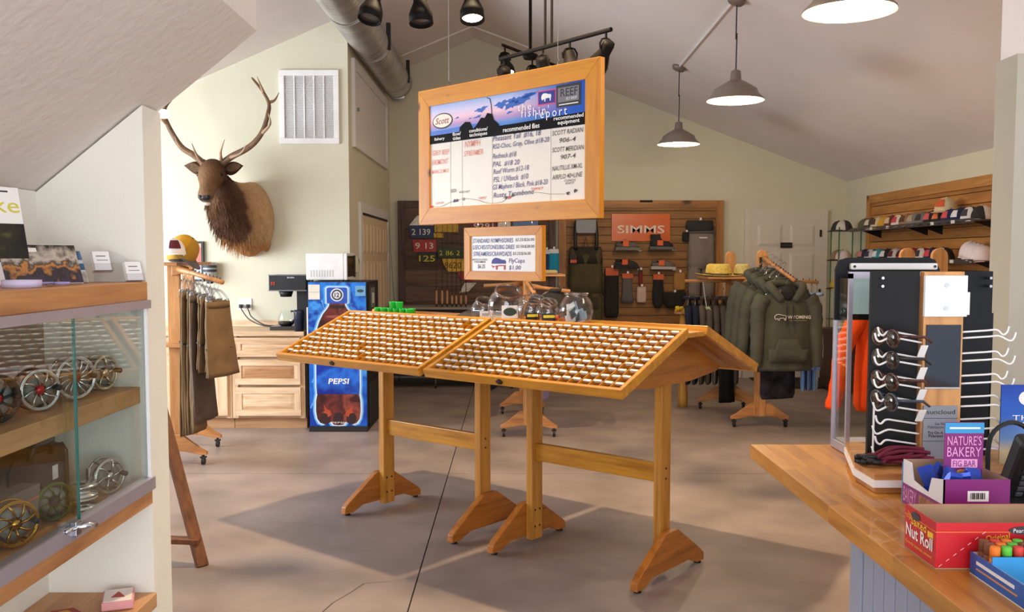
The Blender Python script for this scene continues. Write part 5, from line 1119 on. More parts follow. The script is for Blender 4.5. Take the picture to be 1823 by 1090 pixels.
packet('pouch', 'tan carton hanging between the black gloves and grey trousers', 2.12, 1.13, .15, .22, .06, (168, 122, 66), None, 'box')
packet('hip_bag', 'black hip bag hanging low on the gear wall', 2.05, .90, .30, .20, .10, (28, 26, 26), None, 'bag', ((0, .5), (.05, .8), (.14, 1), (.2, 1)))
packet('dry_pouch', 'bright blue waterproof pouch hanging right of the price board', .53, 1.30, .13, .34, .05, (30, 150, 190), (226, 232, 236), 'pouch')
packet('dry_pouch', 'darker blue waterproof pouch partly behind the bright blue one', .44, 1.30, .12, .33, .04, (40, 60, 110), (214, 220, 226), 'pouch')
# small stuffed plants / dried flowers peeping above the tables
for lab, x, y in (('yellow dried flowers behind the right end of the fly table', 1.62, 9.3),):
    t = thing('wooden_stand', 'turned yellow wood pole standing behind the right fly table', 'stand', (1.76, 9.6, 0))
    MB().lathe([(0, 0), (.045, 0), (.05, .1), (.042, .3), (.048, .6), (.04, .95), (0, .96)], 14).build('pole', wood('yellow_pole', S(214, 160, 70), S(170, 116, 44), 'Z', .5), t, True)
    MB().lathe([(0, .96), (.10, .965), (.10, .985), (0, .99)], 16).build('cap', M_rackX, t)
    mm = K(214, 176, 40, .9)
    for k in range(12):
        a = 2 * PI * k / 12; MB().ball((.07 * math.cos(a), .07 * math.sin(a), 1.0 + .012 * (k % 3)), (.025, .025, .02), 8, 5).build('flower', mm, t, True)
# ================================================================ cap wall on the right
M_cw = wood('cap_wall_board', S(190, 130, 66), S(146, 90, 40), 'Y', .5, .6, rand=.12); M_cwF = wood('cap_wall_frame', S(196, 138, 74), S(150, 96, 44), 'Y', .5, .6, knots=3); M_cwZ = wood('cap_wall_frame_z', S(196, 138, 74), S(150, 96, 44), 'Z', .5, .6, knots=3)
cw_ = thing('cap_wall', 'framed wall of honey wood slats holding the cap shelves', 'wall board', (4.25, 9.63, 0))
z = .50
while z < 2.16:
    MB().box(-.04, 0, -1.44, 1.44, z, min(z + .095, 2.17)).build('slat', M_cw, cw_); z += .102
MB().box(-.012, 0, -1.44, 1.44, .5, 2.17).build('backing', K(84, 54, 26, .8), cw_)
MB().box(-.06, 0, -1.54, -1.44, .42, 2.265).box(-.06, 0, 1.44, 1.54, .42, 2.265).build('frame_stile', M_cwZ, cw_); MB().box(-.06, 0, -1.44, 1.44, 2.17, 2.265).box(-.06, 0, -1.44, 1.44, .42, .5).build('frame_rail', M_cwF, cw_)
MB().box(-.064, -.058, -1.52, -1.47, 1.62, 1.72).build('dark_knot', K(40, 28, 20, .9), cw_)
tag(MB().box(4.19, 4.25, 6.9, 8.03, .42, 2.21).build('second_cap_wall', M_cwZ), 'edge of a second wood panel beside the cap wall, next to the wall end', 'wall board')
M_sh = K(60, 56, 56, .4)
def shelf(label, y0, y1, z, m=M_sh, glassy=False):
    t = thing('cap_shelf', label, 'shelf', (4.21, (y0 + y1) / 2, z)); h = (y1 - y0) / 2
    MB().box(-.30, 0, -h, h, -.012, 0).build('board', m, t, bevel=.002); MB().box(-.305, -.30, -h, h, -.03, .012).build('lip', m, t)
    for y in (-h * .8, h * .8): MB().prism([(0, -.012), (-.24, -.012), (0, -.1)], y - .004, y + .004, 'XZ').build('bracket', M_black, t)
    for y in (-h * .5, h * .1): MB().box(-.307, -.305, y, y + .07, -.022, .006).build('price_strip', K(220, 216, 210), t)
shelf('upper dark cap shelf on the near half of the cap wall', 7.98, 9.36, 1.86); shelf('upper dark cap shelf on the far half of the cap wall', 9.40, 10.9, 1.86)
shelf('lower dark cap shelf on the near half of the cap wall', 7.98, 9.36, 1.51); shelf('lower dark cap shelf on the far half of the cap wall', 9.40, 10.9, 1.51)
# green-rod cap stand at the far end
gs = thing('cap_stand', 'cap stand of thin green rods beyond the far end of the cap wall', 'stand', (4.02, 11.32, 0))
for x, y in ((-.14, -.14), (.12, -.14), (-.14, .14), (.12, .14)): MB().cyl((x, y, 0), (x, y, 1.9), .008, n=8).build('rod', K(30, 110, 70, .4), gs)
for z in (.4, .8, 1.17, 1.51, 1.86): MB().box(-.17, .15, -.17, .17, z - .008, z).build('tier', M_sh, gs)
up = [('dark grey', (62, 60, 58), None, (206, 200, 190)), ('black with white front', (46, 44, 42), (206, 200, 190), None), ('olive', (92, 88, 66), None, None), ('charcoal', (66, 64, 62), None, (200, 190, 170)), ('cream', (206, 194, 164), None, (80, 60, 40)), ('mustard yellow', (198, 150, 48), None, None),
      ('maroon', (104, 50, 46), None, (206, 176, 150)), ('brown with white front', (110, 84, 70), (222, 214, 204), (190, 70, 70)), ('tan', (150, 116, 84), None, (90, 60, 44)), ('grey', (130, 124, 122), None, (170, 150, 120)), ('mid grey mesh', (120, 114, 114), None, (60, 54, 50)), ('black with red patch', (34, 34, 40), None, (206, 90, 90)),
      ('black with orange patch', (32, 34, 40), None, (226, 120, 70)), ('navy with badge', (34, 44, 84), None, (206, 80, 90)), ('navy and white mesh', (30, 40, 70), None, (220, 220, 224)), ('dark teal with white trim', (26, 64, 70), (226, 224, 224), (60, 60, 70)), ('white and black', (214, 208, 206), (40, 38, 40), None)]
n = len(up); G = 'caps on the upper cap shelves'
ordn = ['first', 'second', 'third', 'fourth', 'fifth', 'sixth', 'seventh', 'eighth', 'ninth', 'tenth', 'eleventh', 'twelfth', 'thirteenth', 'fourteenth', 'fifteenth', 'sixteenth', 'seventeenth']
def place_caps(rows, y_far, y_near, z, where, grp):
    k = len(rows)
    for i, (nm, c, f, p) in enumerate(rows):
        y = lerp(y_far, y_near, i / (k - 1))
        ballcap('%s cap, %s from the far end of the %s' % (nm, ordn[i], where), (4.04, y, z + .004), -PI / 2 + .25, KC(*c), KC(*c) if not f else KC(*c), KC(*f) if f else None, KC(*p) if p else None, .12, grp)
place_caps(up[2:], 10.75, 8.10, 1.86, 'upper cap shelves', G)
lo_ = [('navy', (50, 54, 80), None, (200, 120, 110)), ('sky blue with white front', (40, 130, 170), (206, 206, 206), (60, 60, 80)), ('turquoise', (60, 150, 170), None, (230, 230, 230)), ('black with white patch', (40, 36, 44), None, (214, 210, 210)), ('white mesh', (206, 200, 200), None, (90, 40, 50)), ('bright red', (190, 50, 56), None, (60, 30, 40)), ('dark red', (150, 36, 50), None, (50, 40, 60)),
       ('maroon with cream front', (120, 36, 48), (226, 218, 208), (60, 50, 60)), ('navy with red badge', (40, 46, 80), None, (206, 70, 80)), ('black and cream', (52, 48, 50), (206, 196, 180), None)]
place_caps(lo_, 10.75, 8.80, 1.51, 'lower cap shelves', 'caps on the lower cap shelves')
for i in range(4):
    ballcap('white cap nested at the near end of the lower shelf, %s from the front' % ('first', 'second', 'third', 'fourth')[i], (4.05, 8.10 + .07 * i, 1.514 + .012 * i), -PI / 2 + .7, KC(228, 214, 218), KC(228, 214, 218), None, None, .1, 'nested white caps', 1.1)
for i, (z, nm, c, f) in enumerate(((1.86, 'dark grey cap with pale front on the top tier of the green-rod stand', (66, 64, 62), (206, 198, 188)), (1.86, 'charcoal cap behind it on the top tier of the green-rod stand', (54, 52, 50), None), (1.51, 'white trucker cap with dark brim on the second tier of the green-rod stand', (220, 206, 204), None), (1.51, 'black cap on the second tier of the green-rod stand', (44, 36, 34), (150, 120, 96)), (1.17, 'yellow cap on the third tier of the green-rod stand', (220, 176, 40), (60, 40, 40)), (1.17, 'black and yellow cap on the third tier of the green-rod stand', (46, 40, 36), (206, 170, 60)))):
    ballcap(nm, (3.96, 11.24 + .17 * (i % 2), z + .004), -PI / 2 + .3, KC(*c), KC(70, 40, 40) if i == 2 else KC(*c), KC(*f) if f else None, None, .1, 'caps on the green-rod stand')
for i, (dy, c) in enumerate(((8.52, (226, 206, 160)),)):
    ballcap('cream cap with an orange patch stacked high on the upper cap shelf', (4.06, 8.83, 1.96), -PI / 2 + .5, KC(214, 196, 160), None, None, KC(206, 90, 50), .05, G, 1.15)
# ================================================================ built-in display case at the left
M_sO = wood('case_oak', S(200, 144, 92), S(150, 94, 54), 'Y', .45, .5); M_sO2 = wood('case_oak_pale', S(200, 152, 104), S(156, 104, 62), 'Y', .5, .7)
M_alu = K(188, 184, 200, .35, .6)
dc = thing('display_case', 'built-in oak and glass display case of fishing reels at the left', 'display case', (-1.46, 2.9, 0))
Y0 = -3.4
for nm, x1, z0, z1, m in (('top_shelf', .335, 1.402, 1.458, M_sO), ('middle_shelf', .305, 1.080, 1.132, M_sO2), ('bottom_shelf', .335, .764, .812, M_sO), ('low_shelf', .34, .432, .478, M_sO2)):
    MB().box(0, x1, Y0, -.001, z0, z1).build(nm, m, dc, bevel=.003)
MB().box(.315, .345, Y0, -.001, 1.377, 1.402).build('top_track', M_alu, dc); MB().box(.31, .345, Y0, -.001, .812, .85).build('bottom_track', M_alu, dc)
MB().box(.325, .337, -.016, -.001, .85, 1.377).build('side_channel', M_white, dc)
M_edge = K(30, 110, 104, .15)
for nm, a, b, x in (('glass_door', -2.2, -.505, .337), ('glass_door', -.545, -.016, .325)):
    o = MB().box(x - .0025, x + .0025, a, b, .845, 1.38).build(nm, M_glass, dc)
    MB().box(x - .003, x + .003, b - .0005, b + .005, .846, 1.379).build('glass_edge', M_edge, o) if nm and b < -.1 else None
lk = MB().box(.339, .356, -.56, -.53, .825, .862).build('lock_body', M_steel, dc, bevel=.002); MB().cyl((.352, -.545, .846), (.385, -.51, .842), .010, n=12).cyl((.352, -.56, .846), (.348, -.60, .848), .006, n=8).build('lock_barrel', M_chrome, lk, True)
MB().box(.0, .01, Y0, -.001, .812, 1.402).build('case_back', K(150, 142, 130, .6), dc)
# reels
def reel(label, loc, rz, body, hub, nsp=9, R=.05, black_frame=False, lie=False):
    t = thing('fly_reel', label, 'fishing reel', loc, rz, 'fishing reels in the glass case', rot=(-PI / 2 if lie else 0, 0, rz) if lie else None)
    c = (0, 0, R + .006); A = Matrix.Translation(c) @ Matrix.Rotation(PI / 2, 4, 'X')
    def rg(name, r, w, y, m):
        P = [(r * math.cos(2 * PI * k / 28), y, R + .006 + r * math.sin(2 * PI * k / 28)) for k in range(28)]
        MB().tube(P, w, 6, closed=True).build(name, m, t, True)
    fm = M_black if black_frame else body
    rg('front_rim', R, .004, -.018, body); rg('inner_rim', R * .93, .003, -.019, body); rg('back_rim', R, .004, .018, fm)
    MB(A).lathe([(.018, -.016), (R * .72, -.014), (R * .72, .016), (.018, .016)], 24, cap=False).build('line_spool', K(120, 116, 108), t, True)
    MB(A).lathe([(0, .013), (.011, .013), (.013, .018), (.011, .024), (0, .026)], 16).build('hub', hub, t, True)
    sp = MB()
    for k in range(nsp):
        a = 2 * PI * k / nsp; b = a + .35
        sp.tube([(.012 * math.cos(a), -.019, R + .006 + .012 * math.sin(a)), (R * .6 * math.cos(lerp(a, b, .5)), -.020, R + .006 + R * .6 * math.sin(lerp(a, b, .5))), (R * .95 * math.cos(b), -.019, R + .006 + R * .95 * math.sin(b))], .0032, 5)
    sp.build('spokes', body, t, True)
    for k in range(4):
        a = 2 * PI * k / 4 + .6; MB().cyl((R * math.cos(a), -.018, R + .006 + R * math.sin(a)), (R * math.cos(a), .018, R + .006 + R * math.sin(a)), .004, n=6).build('pillar', fm, t)
    MB().cyl((R * .7, -.02, R + .01), (R * .7, -.045, R + .01), .006, .008, 10).build('crank_knob', M_black, t, True)
    MB().box(-R - .012, -R - .004, -.006, .006, R * .35, R * 1.75).box(-R - .006, -R + .004, -.01, .01, R * .8, R * 1.25).build('reel_foot', fm, t)
    return t
M_silver = K(206, 204, 200, .22, .9); M_champ = K(206, 196, 170, .25, .9); M_gold = K(190, 140, 50, .22, .95); M_redhub = K(186, 36, 34, .3, .4); M_grn = K(84, 110, 40, .25, .8)
Z2 = 1.1325
reel('black reel with red hub, leftmost on the middle shelf', (-1.245, 2.235, Z2), 1.0, M_black, M_redhub, 8, .056, True)
reel('silver reel with red hub, second from the left on the middle shelf', (-1.235, 2.42, Z2), 1.0, M_silver, M_redhub, 8, .052, True)
reel('silver spoked reel with dark red hub just right of the glass edge', (-1.235, 2.62, Z2), 1.0, M_silver, K(130, 40, 30, .3, .4), 14, .058)
reel('champagne reel at the far end of the middle shelf', (-1.235, 2.80, Z2), 1.25, M_champ, M_champ, 5, .05)
Z1 = .8125
reel('gold reel on the bottom shelf at the left', (-1.24, 2.29, Z1), .95, M_gold, M_gold, 8, .056)
reel('black and green reel behind the glass edge on the bottom shelf', (-1.26, 2.53, Z1), .95, M_grn, M_black, 8, .05, True)
reel('silver reel standing at the far end of the bottom shelf', (-1.235, 2.82, Z1), 1.05, M_silver, M_silver, 6, .052)
sp_ = thing('spare_spools', 'two stacked silver reel spools lying flat on the bottom shelf', 'reel spool', (-1.245, 2.66, Z1))
for k in range(2):
    MB().lathe([(.02, 0), (.05, .0), (.052, .006), (.03, .01), (.03, .024), (.052, .028), (.05, .034), (.02, .034)], 28, (0, 0, .036 * k), cap=False).build('spool', M_silver, sp_, True)
def carton(label, x, y, z, w, d, h, col, lid=None, name='carton', rz=0, band=None):
    t = thing(name, label, 'box', (x, y, z), rz); MB().box(-w / 2, w / 2, -d / 2, d / 2, 0, h * .7).build('body', K(*col), t, bevel=.002)
    MB().box(-w / 2 - .001, w / 2 + .001, -d / 2 - .001, d / 2 + .001, h * .7, h).build('lid', K(*(lid or col)), t, bevel=.002)
    if band: MB().box(-w / 2 - .002, w / 2 + .002, -d / 2 - .002, d / 2 + .002, h * .68, h * .72).build('orange_edge', K(*band), t)
    MB().box(-.015, .015, -d / 2 - .0015, -d / 2 - .0008, h * .25, h * .55).build('print_mark', K(70, 70, 74), t)
    return t
carton('grey reel carton with orange edge at the left of the bottom shelf', -1.34, 2.36, Z1, .14, .26, .115, (118, 112, 112), (110, 104, 104), band=(200, 110, 60))
carton('smaller grey carton under the gold reel at the left end', -1.33, 2.06, Z1, .14, .2, .07, (126, 120, 120))
for i in range(7):
    carton('white reel carton standing behind the reels on the middle shelf, %s from the left' % ordn[i], -1.375, 2.11 + i * .088, Z2, .1, .078, .098 + .006 * (i % 2), (222, 216, 216), (206, 198, 204), 'reel_carton', .02 * (i % 3))
bk = thing('reel_case', 'dark rounded zip case with handle on the bottom shelf', 'case', (-1.37, 2.60, Z1))
P = [(-.17, .0), (.17, 0), (.175, .05), (.17, .15), (.14, .18), (-.14, .18), (-.17, .15), (-.175, .05)]
MB().prism(P, -.045, .045, 'YZ').build('shell', K(58, 38, 34, .7), bk, bevel=.015); MB().tube([(.048, -.06, .16), (.058, -.05, .205), (.058, .05, .205), (.048, .06, .16)], .009, 8).build('handle', M_black, bk, True); MB().tube([(0.046, p[0] * .96, p[1] * .96 + .004) for p in P], .003, 5, closed=True).build('zip', M_black, bk); MB().box(.046, .048, .07, .10, .08, .12).build('tag', M_white, bk)

# printed matter on the top shelf
ZT = 1.459
mg1 = thing('magazine', 'tall magazine with yellow title letters leaning in a clear holder', 'magazine', (-1.36, 2.40, ZT), PI / 2 + .05, rot=(-.22, 0, PI / 2 - .55))
MB().box(-.14, .14, -.006, .006, 0, .265).build('pages', K(236, 232, 228), mg1)
MB().box(-.14, .14, -.0075, -.006, 0, .165).build('cover_photo', ramp_mat('leafy_photo', [(0, S(206, 170, 150)), (.2, S(60, 50, 36)), (.45, S(34, 32, 20)), (.6, S(84, 80, 34)), (.75, S(40, 38, 22)), (1, S(20, 18, 16))], 0, -.14, .14, .3, .9, 34), mg1)
words('drake', -.045, .195, .18, .042, K(206, 196, 60), mg1, y=-.0072); MB().box(.07, .11, -.0072, -.006, .251, .255).build('small_print', M_dark, mg1)
mg2 = thing('magazine', 'shorter magazine with a fish photo in front of the tall one', 'magazine', (-1.265, 2.53, ZT), 0, rot=(-.38, 0, PI / 2 - .55))
MB().box(-.12, .12, -.005, .005, 0, .115).build('pages', K(214, 206, 206), mg2)
MB().box(-.10, .12, -.0065, -.005, 0.002, .113).build('cover_photo', ramp_mat('fish_photo', [(0, S(70, 60, 80)), (.25, S(50, 44, 48)), (.42, S(190, 130, 70)), (.52, S(60, 52, 44)), (.7, S(190, 176, 160)), (1, S(46, 38, 34))], 2, 0, .115, .3, 1.1, 34), mg2)
MB().box(-.085, .005, -.0068, -.006, .092, .104).build('title_print', K(230, 222, 214), mg2)
br = thing('brochure', 'blue and white brochure leaning right of the magazines', 'brochure', (-1.255, 2.68, ZT), 0, rot=(-.45, 0, PI / 2 - .6))
MB().box(-.05, .05, -.003, .003, 0, .10).build('leaf', K(206, 204, 206), br)
MB().box(-.05, .05, -.0042, -.003, .072, .10).box(-.05, .05, -.0042, -.003, .04, .06).build('blue_band', K(44, 96, 130), br); MB().box(-.05, .05, -.0042, -.003, 0, .034).build('photo_strip', K(176, 170, 166, var=.3, scale=60), br)
pb = thing('paper_pad', 'small white note card leaning behind the brochure', 'card', (-1.37, 2.67, ZT), 0, rot=(-.15, 0, PI / 2 - .5)); MB().box(-.045, .045, -.003, .003, 0, .10).build('leaf', M_white, pb); MB().box(-.035, .02, -.0036, -.003, .02, .024).box(-.035, .03, -.0036, -.003, .035, .039).build('print_line', K(150, 146, 150), pb)
ch = thing('card_holder', 'clear stepped card holder with two stacks of business cards', 'card holder', (-1.19, 2.822, ZT), 0, rot=(0, 0, PI / 2 - .62))
MB().prism([(-.05, 0), (.10, 0), (.09, .04), (.05, .075), (0, .095), (-.05, .09)], .03, .033, 'XZ').build('side_sheet', M_jar, ch)
for i, (x, z) in enumerate(((-.065, .035), (.02, .004))):
    M = Tr(x, -.0 - .03 * i, z) @ Matrix.Rotation(-.3, 4, 'X')
    MB(M).box(-.004, .056, -.004, .012, -.004, 0).box(-.004, .056, -.008, -.004, -.004, .02).build('pocket', M_jar, ch)
    MB(M).box(0, .052, -.003, .010, 0, .058).build('card_stack', M_white, ch); MB(M).box(.01, .04, -.0036, -.003, .042, .045).box(.01, .045, -.0036, -.003, .03, .032).build('print_line', K(120, 116, 130), ch)
MB().box(-.115, -.075, -.002, .002, .05, .09).build('empty_pocket', M_jar, ch)
sc = thing('tape_roll', 'pale purple tape roll lying at the front left of the top shelf', 'tape', (-1.20, 2.30, ZT))
MB().lathe([(.028, 0), (.045, 0), (.045, .018), (.028, .018), (.028, 0)], 24, cap=False).build('roll', K(206, 196, 226), sc, True); MB().lathe([(.026, 0), (.028, 0), (.028, .018), (.026, .018), (.026, 0)], 24, cap=False).build('core', M_white, sc)
sc2 = thing('scissors', 'purple handled scissors lying beside the tape roll', 'scissors', (-1.185, 2.42, ZT + .004), .3)
for s in (-1, 1):
    MB().tube([(s * .018 + .018 * math.cos(q), .03 + .026 * math.sin(q), 0.002) for q in [2 * PI * k / 14 for k in range(14)]], .004, 6, closed=True).build('handle', K(160, 150, 206), sc2, True)
    MB().prism([(s * .006, .0), (s * -.002, -.08), (s * -.006, .0)], 0, .003, 'XY').build('blade', M_steel, sc2)
# low shelf
ds = thing('card_deck', 'pink boxed card deck with a small picture on the low shelf', 'cards', (-1.20, 2.80, .479), .35)
MB().box(-.045, .045, -.06, .06, 0, .026).build('box', K(216, 150, 150), ds, bevel=.004); MB().box(-.04, .04, -.055, .055, .0262, .0275).build('face', K(236, 228, 224), ds)
MB().prism([(-.02, -.02), (.02, -.025), (.012, .0), (.0, .03), (-.012, .0)], .0276, .0282, 'XY').build('print', K(170, 60, 60), ds)
s1 = thing('sticker', 'small red and yellow triangular sticker on the low shelf', 'sticker', (-1.33, 2.72, .4785), .5)
MB().prism([(-.05, -.02), (.05, -.02), (.03, .035), (-.03, .035)], 0, .0015, 'XY').build('face', K(150, 44, 34), s1); MB().prism([(-.02, -.008), (.025, -.008), (.012, .02), (-.012, .02)], .0015, .002, 'XY').build('print', K(206, 150, 50), s1)
s2 = thing('sticker', 'white sticker with a dark fish print at the front of the low shelf', 'sticker', (-1.17, 2.62, .4785), .5)
MB().box(-.05, .05, -.05, .05, 0, .006).build('face', M_white, s2, bevel=.002); MB().prism([(-.03, 0), (0, .02), (.03, 0), (.04, .015), (.04, -.015), (.03, 0), (0, -.02)][:4] + [(.04, -.012), (0, -.018)], .006, .0066, 'XY').build('print', M_dark, s2)
# ================================================================ sales counter at the right
M_stave = wood('butcher_block', S(204, 140, 52), S(158, 96, 26), 'Y', .36, .8, rand=.13, knots=5, coat=.3)
CT = .94
ct = thing('sales_counter', 'butcher-block counter with grey boarded front at the right', 'counter', (.757, 2.95, 0))
MB().box(.002, 1.3, -2.85, -.002, .90, .936).build('core', M_stave, ct)
r = random.Random(21); xs = [0]
while xs[-1] < .93: xs.append(xs[-1] + r.choice((.042, .046, .05)))
for a, b in zip(xs, xs[1:]):
    y = 0.0; first = True
    while y > -2.85:
        l = r.uniform(.18, .4) if first else r.uniform(.3, .65); first = False; y1 = max(-2.85, y - l)
        MB().box(a, b - .0004, y1, y - .0004, .898 if a == 0 else .93, CT).build('stave', M_stave, ct, bevel=.0008); y = y1
MB().box(xs[-1], 1.3, -2.85, 0, .93, CT).build('stave', M_stave, ct)
M_cb = mat('grey_blue_paint', S(150, 154, 172), .6, var=.03)
MB().box(.075, 1.25, -2.8, -.74, 0, .898).build('carcass', M_cb, ct)
MB().box(.058, .076, -.80, -.73, 0, .898).build('corner_board', M_cb, ct, bevel=.002)
b0 = MB().box(.062, .076, -.0575, 0, 0, .898).build('front_board', M_cb, ct, bevel=.004); b0.location.y = -.803
for i in range(1, 32): dup(b0, 'front_board', None, ct, (0, -.803 - .0605 * i, 0))

# ---- sunglasses tower
sd = thing('sunglasses_stand', 'black and wood sunglasses tower with white wire hooks on the counter', 'display stand', (1.14, 2.52, CT))
HEX = [(-.235, -.20), (.22, -.20), (.26, -.06), (.22, .22), (-.16, .22), (-.235, -.06)]
M_bw = wood('stand_wood', S(200, 142, 84), S(150, 92, 48), 'X', .4, .8)
for z0, z1, m, k in ((.001, .016, M_bw, .97), (.016, .034, M_white, 1.0), (.034, .05, M_bw, .98)): MB().prism([(x * k, y * k) for x, y in HEX], z0, z1, 'XY').build('base_layer', m, sd)
M_pw = wood('stand_post', S(210, 152, 88), S(166, 104, 54), 'Z', .4, .8)
MB().box(-.055, .05, -.05, -.02, .05, .555).build('front_post', M_pw, sd, bevel=.002)
MB().box(-.058, .053, -.062, -.05, .437, .545).build('white_plate', M_white, sd, bevel=.001)
for z in (.46, .52): MB().cyl((-.003, -.066, z), (-.003, -.062, z), .006, n=10).build('screw', M_chrome, sd)
MB().box(-.048, .042, -.056, -.05, .25, .415).build('mirror', K(70, 72, 78, .06, .9), sd); MB().box(-.05, .044, -.0565, -.05, .246, .25).build('mirror_edge', M_steel, sd)
cdp_ = MB().box(-.05, .04, -.055, -.05, .055, .20).build('info_card', K(140, 142, 152, .35), sd)
words('suncloud', -.042, .178, .075, .012, M_ink, cdp_, y=-.0557); MB().box(-.05, .04, -.0556, -.055, .166, .1675).box(-.05, .04, -.0556, -.055, .105, .1065).build('card_rule', K(70, 72, 80), cdp_)
words('See How\nPolarization Works', -.038, .14, .07, .016, M_ink, cdp_, y=-.0557); words('Try On A Pair Of\nPolarized Optics', -.038, .114, .074, .018, M_ink, cdp_, y=-.0557, bold=.02)
M_pan = mat('black_panel', S(13, 13, 16), .5, spec=.25, var=.2, scale=3, stretch=(30, 30, 1))
for s, x0, x1, y0, y1 in ((-1, -.055, -.165, -.02, .03), (1, .05, .165, -.02, .03)):
    MB().add([(x0, y0, .05), (x1, y1, .05), (x1, y1, .555), (x0, y0, .555), (x0, y0 + .012, .05), (x1, y1 + .012, .05), (x1, y1 + .012, .555), (x0, y0 + .012, .555)], [(0, 1, 2, 3), (7, 6, 5, 4), (0, 4, 5, 1), (1, 5, 6, 2), (2, 6, 7, 3), (3, 7, 4, 0)]).build('side_panel', M_pan, sd)
    for z in (.515, .537): MB().cyl((x1 - s * .02, y1 - .03, z), (x1 - s * .02, y1 - .002, z), .004, n=8).build('panel_screw', M_steel, sd)
MB().box(-.02, .04, .02, .12, .05, .54).build('core_post', M_black, sd)
MB().box(.06, .18, .05, .2, .05, .44).build('rear_panel', M_pan, sd)
MB().box(.055, .075, -.03, -.02, .44, .50).build('price_clip', M_white, sd)
zs = [.394, .379, .337, .318, .277, .258, .22, .197, .16, .135, .105, .08]
for i, z in enumerate(zs):
    far = i % 2 == 0; y = -.022 if far else -.034
    MB().tube(smooth_path([(.052, y - .01, z), (.11, y - .03, z + .006), (.135, y - .036, z + .008), (.148 + (0 if far else .012), y - .04, z - .004), (.158 + (0 if far else .012), y - .042, z + .002), (.163 + (0 if far else .012), y - .042, z + .018)], 4), .0028, 6).build('wire_hook', M_white, sd, True)
    MB().tube(smooth_path([(-.056, y - .01, z - .012), (-.12, y - .03, z), (-.15, y - .036, z + .004), (-.165 - (0 if far else .012), y - .04, z - .006), (-.176 - (0 if far else .012), y - .042, z - .0), (-.181 - (0 if far else .012), y - .042, z + .016)], 4), .0028, 6).build('wire_hook', M_white, sd, True)
MB().box(-.162, -.158, -.0, .004, .05, .19).build('white_stay', M_white, sd)
M_lensb = K(40, 26, 16, .05)
def shades(label, z, frame, y=0):
    t = thing('sunglasses', label, 'sunglasses', (1.14 - .155, 2.52 - .055 + y, CT + z), 0, 'sunglasses on the tower', rot=(0, 0, -PI / 2 + .16))
    for s in (-1, 1):
        MB().ball((s * .034, -.002, 0), (.027, .007, .022), 14, 8).build('lens', M_lensb, t, True)
        MB().tube([(s * .034 + .029 * math.cos(q), -.001, .022 * math.sin(q)) for q in [2 * PI * k / 16 for k in range(16)]], .003, 6, closed=True).build('lens_rim', frame, t, True)
        MB().tube([(s * .064, 0, .008), (s * .068, .02, .008), (s * .064, .07, .005), (s * .06, .092, -.010)], [.004, .0045, .004, .003], 6).build('temple', frame, t, True)
    MB().tube([(-.008, -.002, .006), (0, -.005, .009), (.008, -.002, .006)], .003, 6).build('bridge', frame, t)
    MB(Tr(.07, .06, -.03) @ Matrix.Rotation(.5, 4, 'Y')).box(-.002, .0, -.008, .012, -.02, .016).build('price_tag', M_white, t)
M_tort = mat('tortoise_frame', S(84, 44, 34), .2, var=.6, scale=60)
for lab, z, m in (('tortoise sunglasses on the topmost hook row', .382, M_tort), ('dark sunglasses on the second hook row', .325, M_dark), ('tortoise sunglasses on the third hook row', .268, M_tort), ('slate grey sunglasses on the fourth hook row', .215, K(60, 66, 76, .3))): shades(lab, z, m)
ly = thing('lanyards', 'bundle of burgundy eyewear lanyards with black ends on the stand base', 'lanyard', (.985, 2.42, CT + .05))
for k in range(11):
    a = (r.uniform(-.05, -.03), r.uniform(-.04, .05), .006 + .002 * k); b = (r.uniform(.08, .12), r.uniform(-.02, .05), .01 + .003 * k)
    md = (lerp(a[0], b[0], .5), r.uniform(-.03, .06), .012 + .003 * k)
    P = smooth_path([a, md, b], 5); MB().tube(P, .005, 6).build('cord', K(112, 22, 52, .8), ly, True); MB().tube([Vector(a) + Vector((-.035, r.uniform(-.02, .02), -.0)), a], .006, 6).build('rubber_end', M_black, ly, True)
# ---- clear-sided case with rounded black headboard behind the tower
cc = thing('countertop_case', 'clear-sided countertop case with black rounded headboard behind the sunglasses tower', 'display case', (1.16, 2.84, CT))
MB().box(-.16, .30, -.06, .08, .001, .03).build('base', M_alu, cc, bevel=.003)
P = [(-.165, .40), (.155, .40), (.155, .555), (.14, .585), (.12, .592), (-.13, .592), (-.155, .585), (-.165, .555)]
MB().prism(P, .05, .062, 'XZ').build('headboard', M_pan, cc)
MB().box(-.125, .14, .03, .05, .555, .575).build('white_bracket', M_white, cc, bevel=.004)
for x in (-.115, .13): MB().cyl((x, .026, .565), (x, .03, .565), .004, n=8).build('screw', M_black, cc)
MB().box(-.158, -.152, -.05, .07, .03, .53).build('side_pane', M_glass, cc); MB().box(-.152, .14, -.056, -.052, .03, .53).build('front_pane', M_glass, cc)
MB().box(-.162, -.150, -.06, -.048, .03, .545).box(-.162, -.15, .06, .072, .03, .545).box(-.162, .14, -.06, -.048, .53, .55).build('steel_edge', M_alu, cc)
MB().box(-.12, -.05, .02, .024, .42, .53).build('hang_card', K(206, 224, 224, .3), cc)

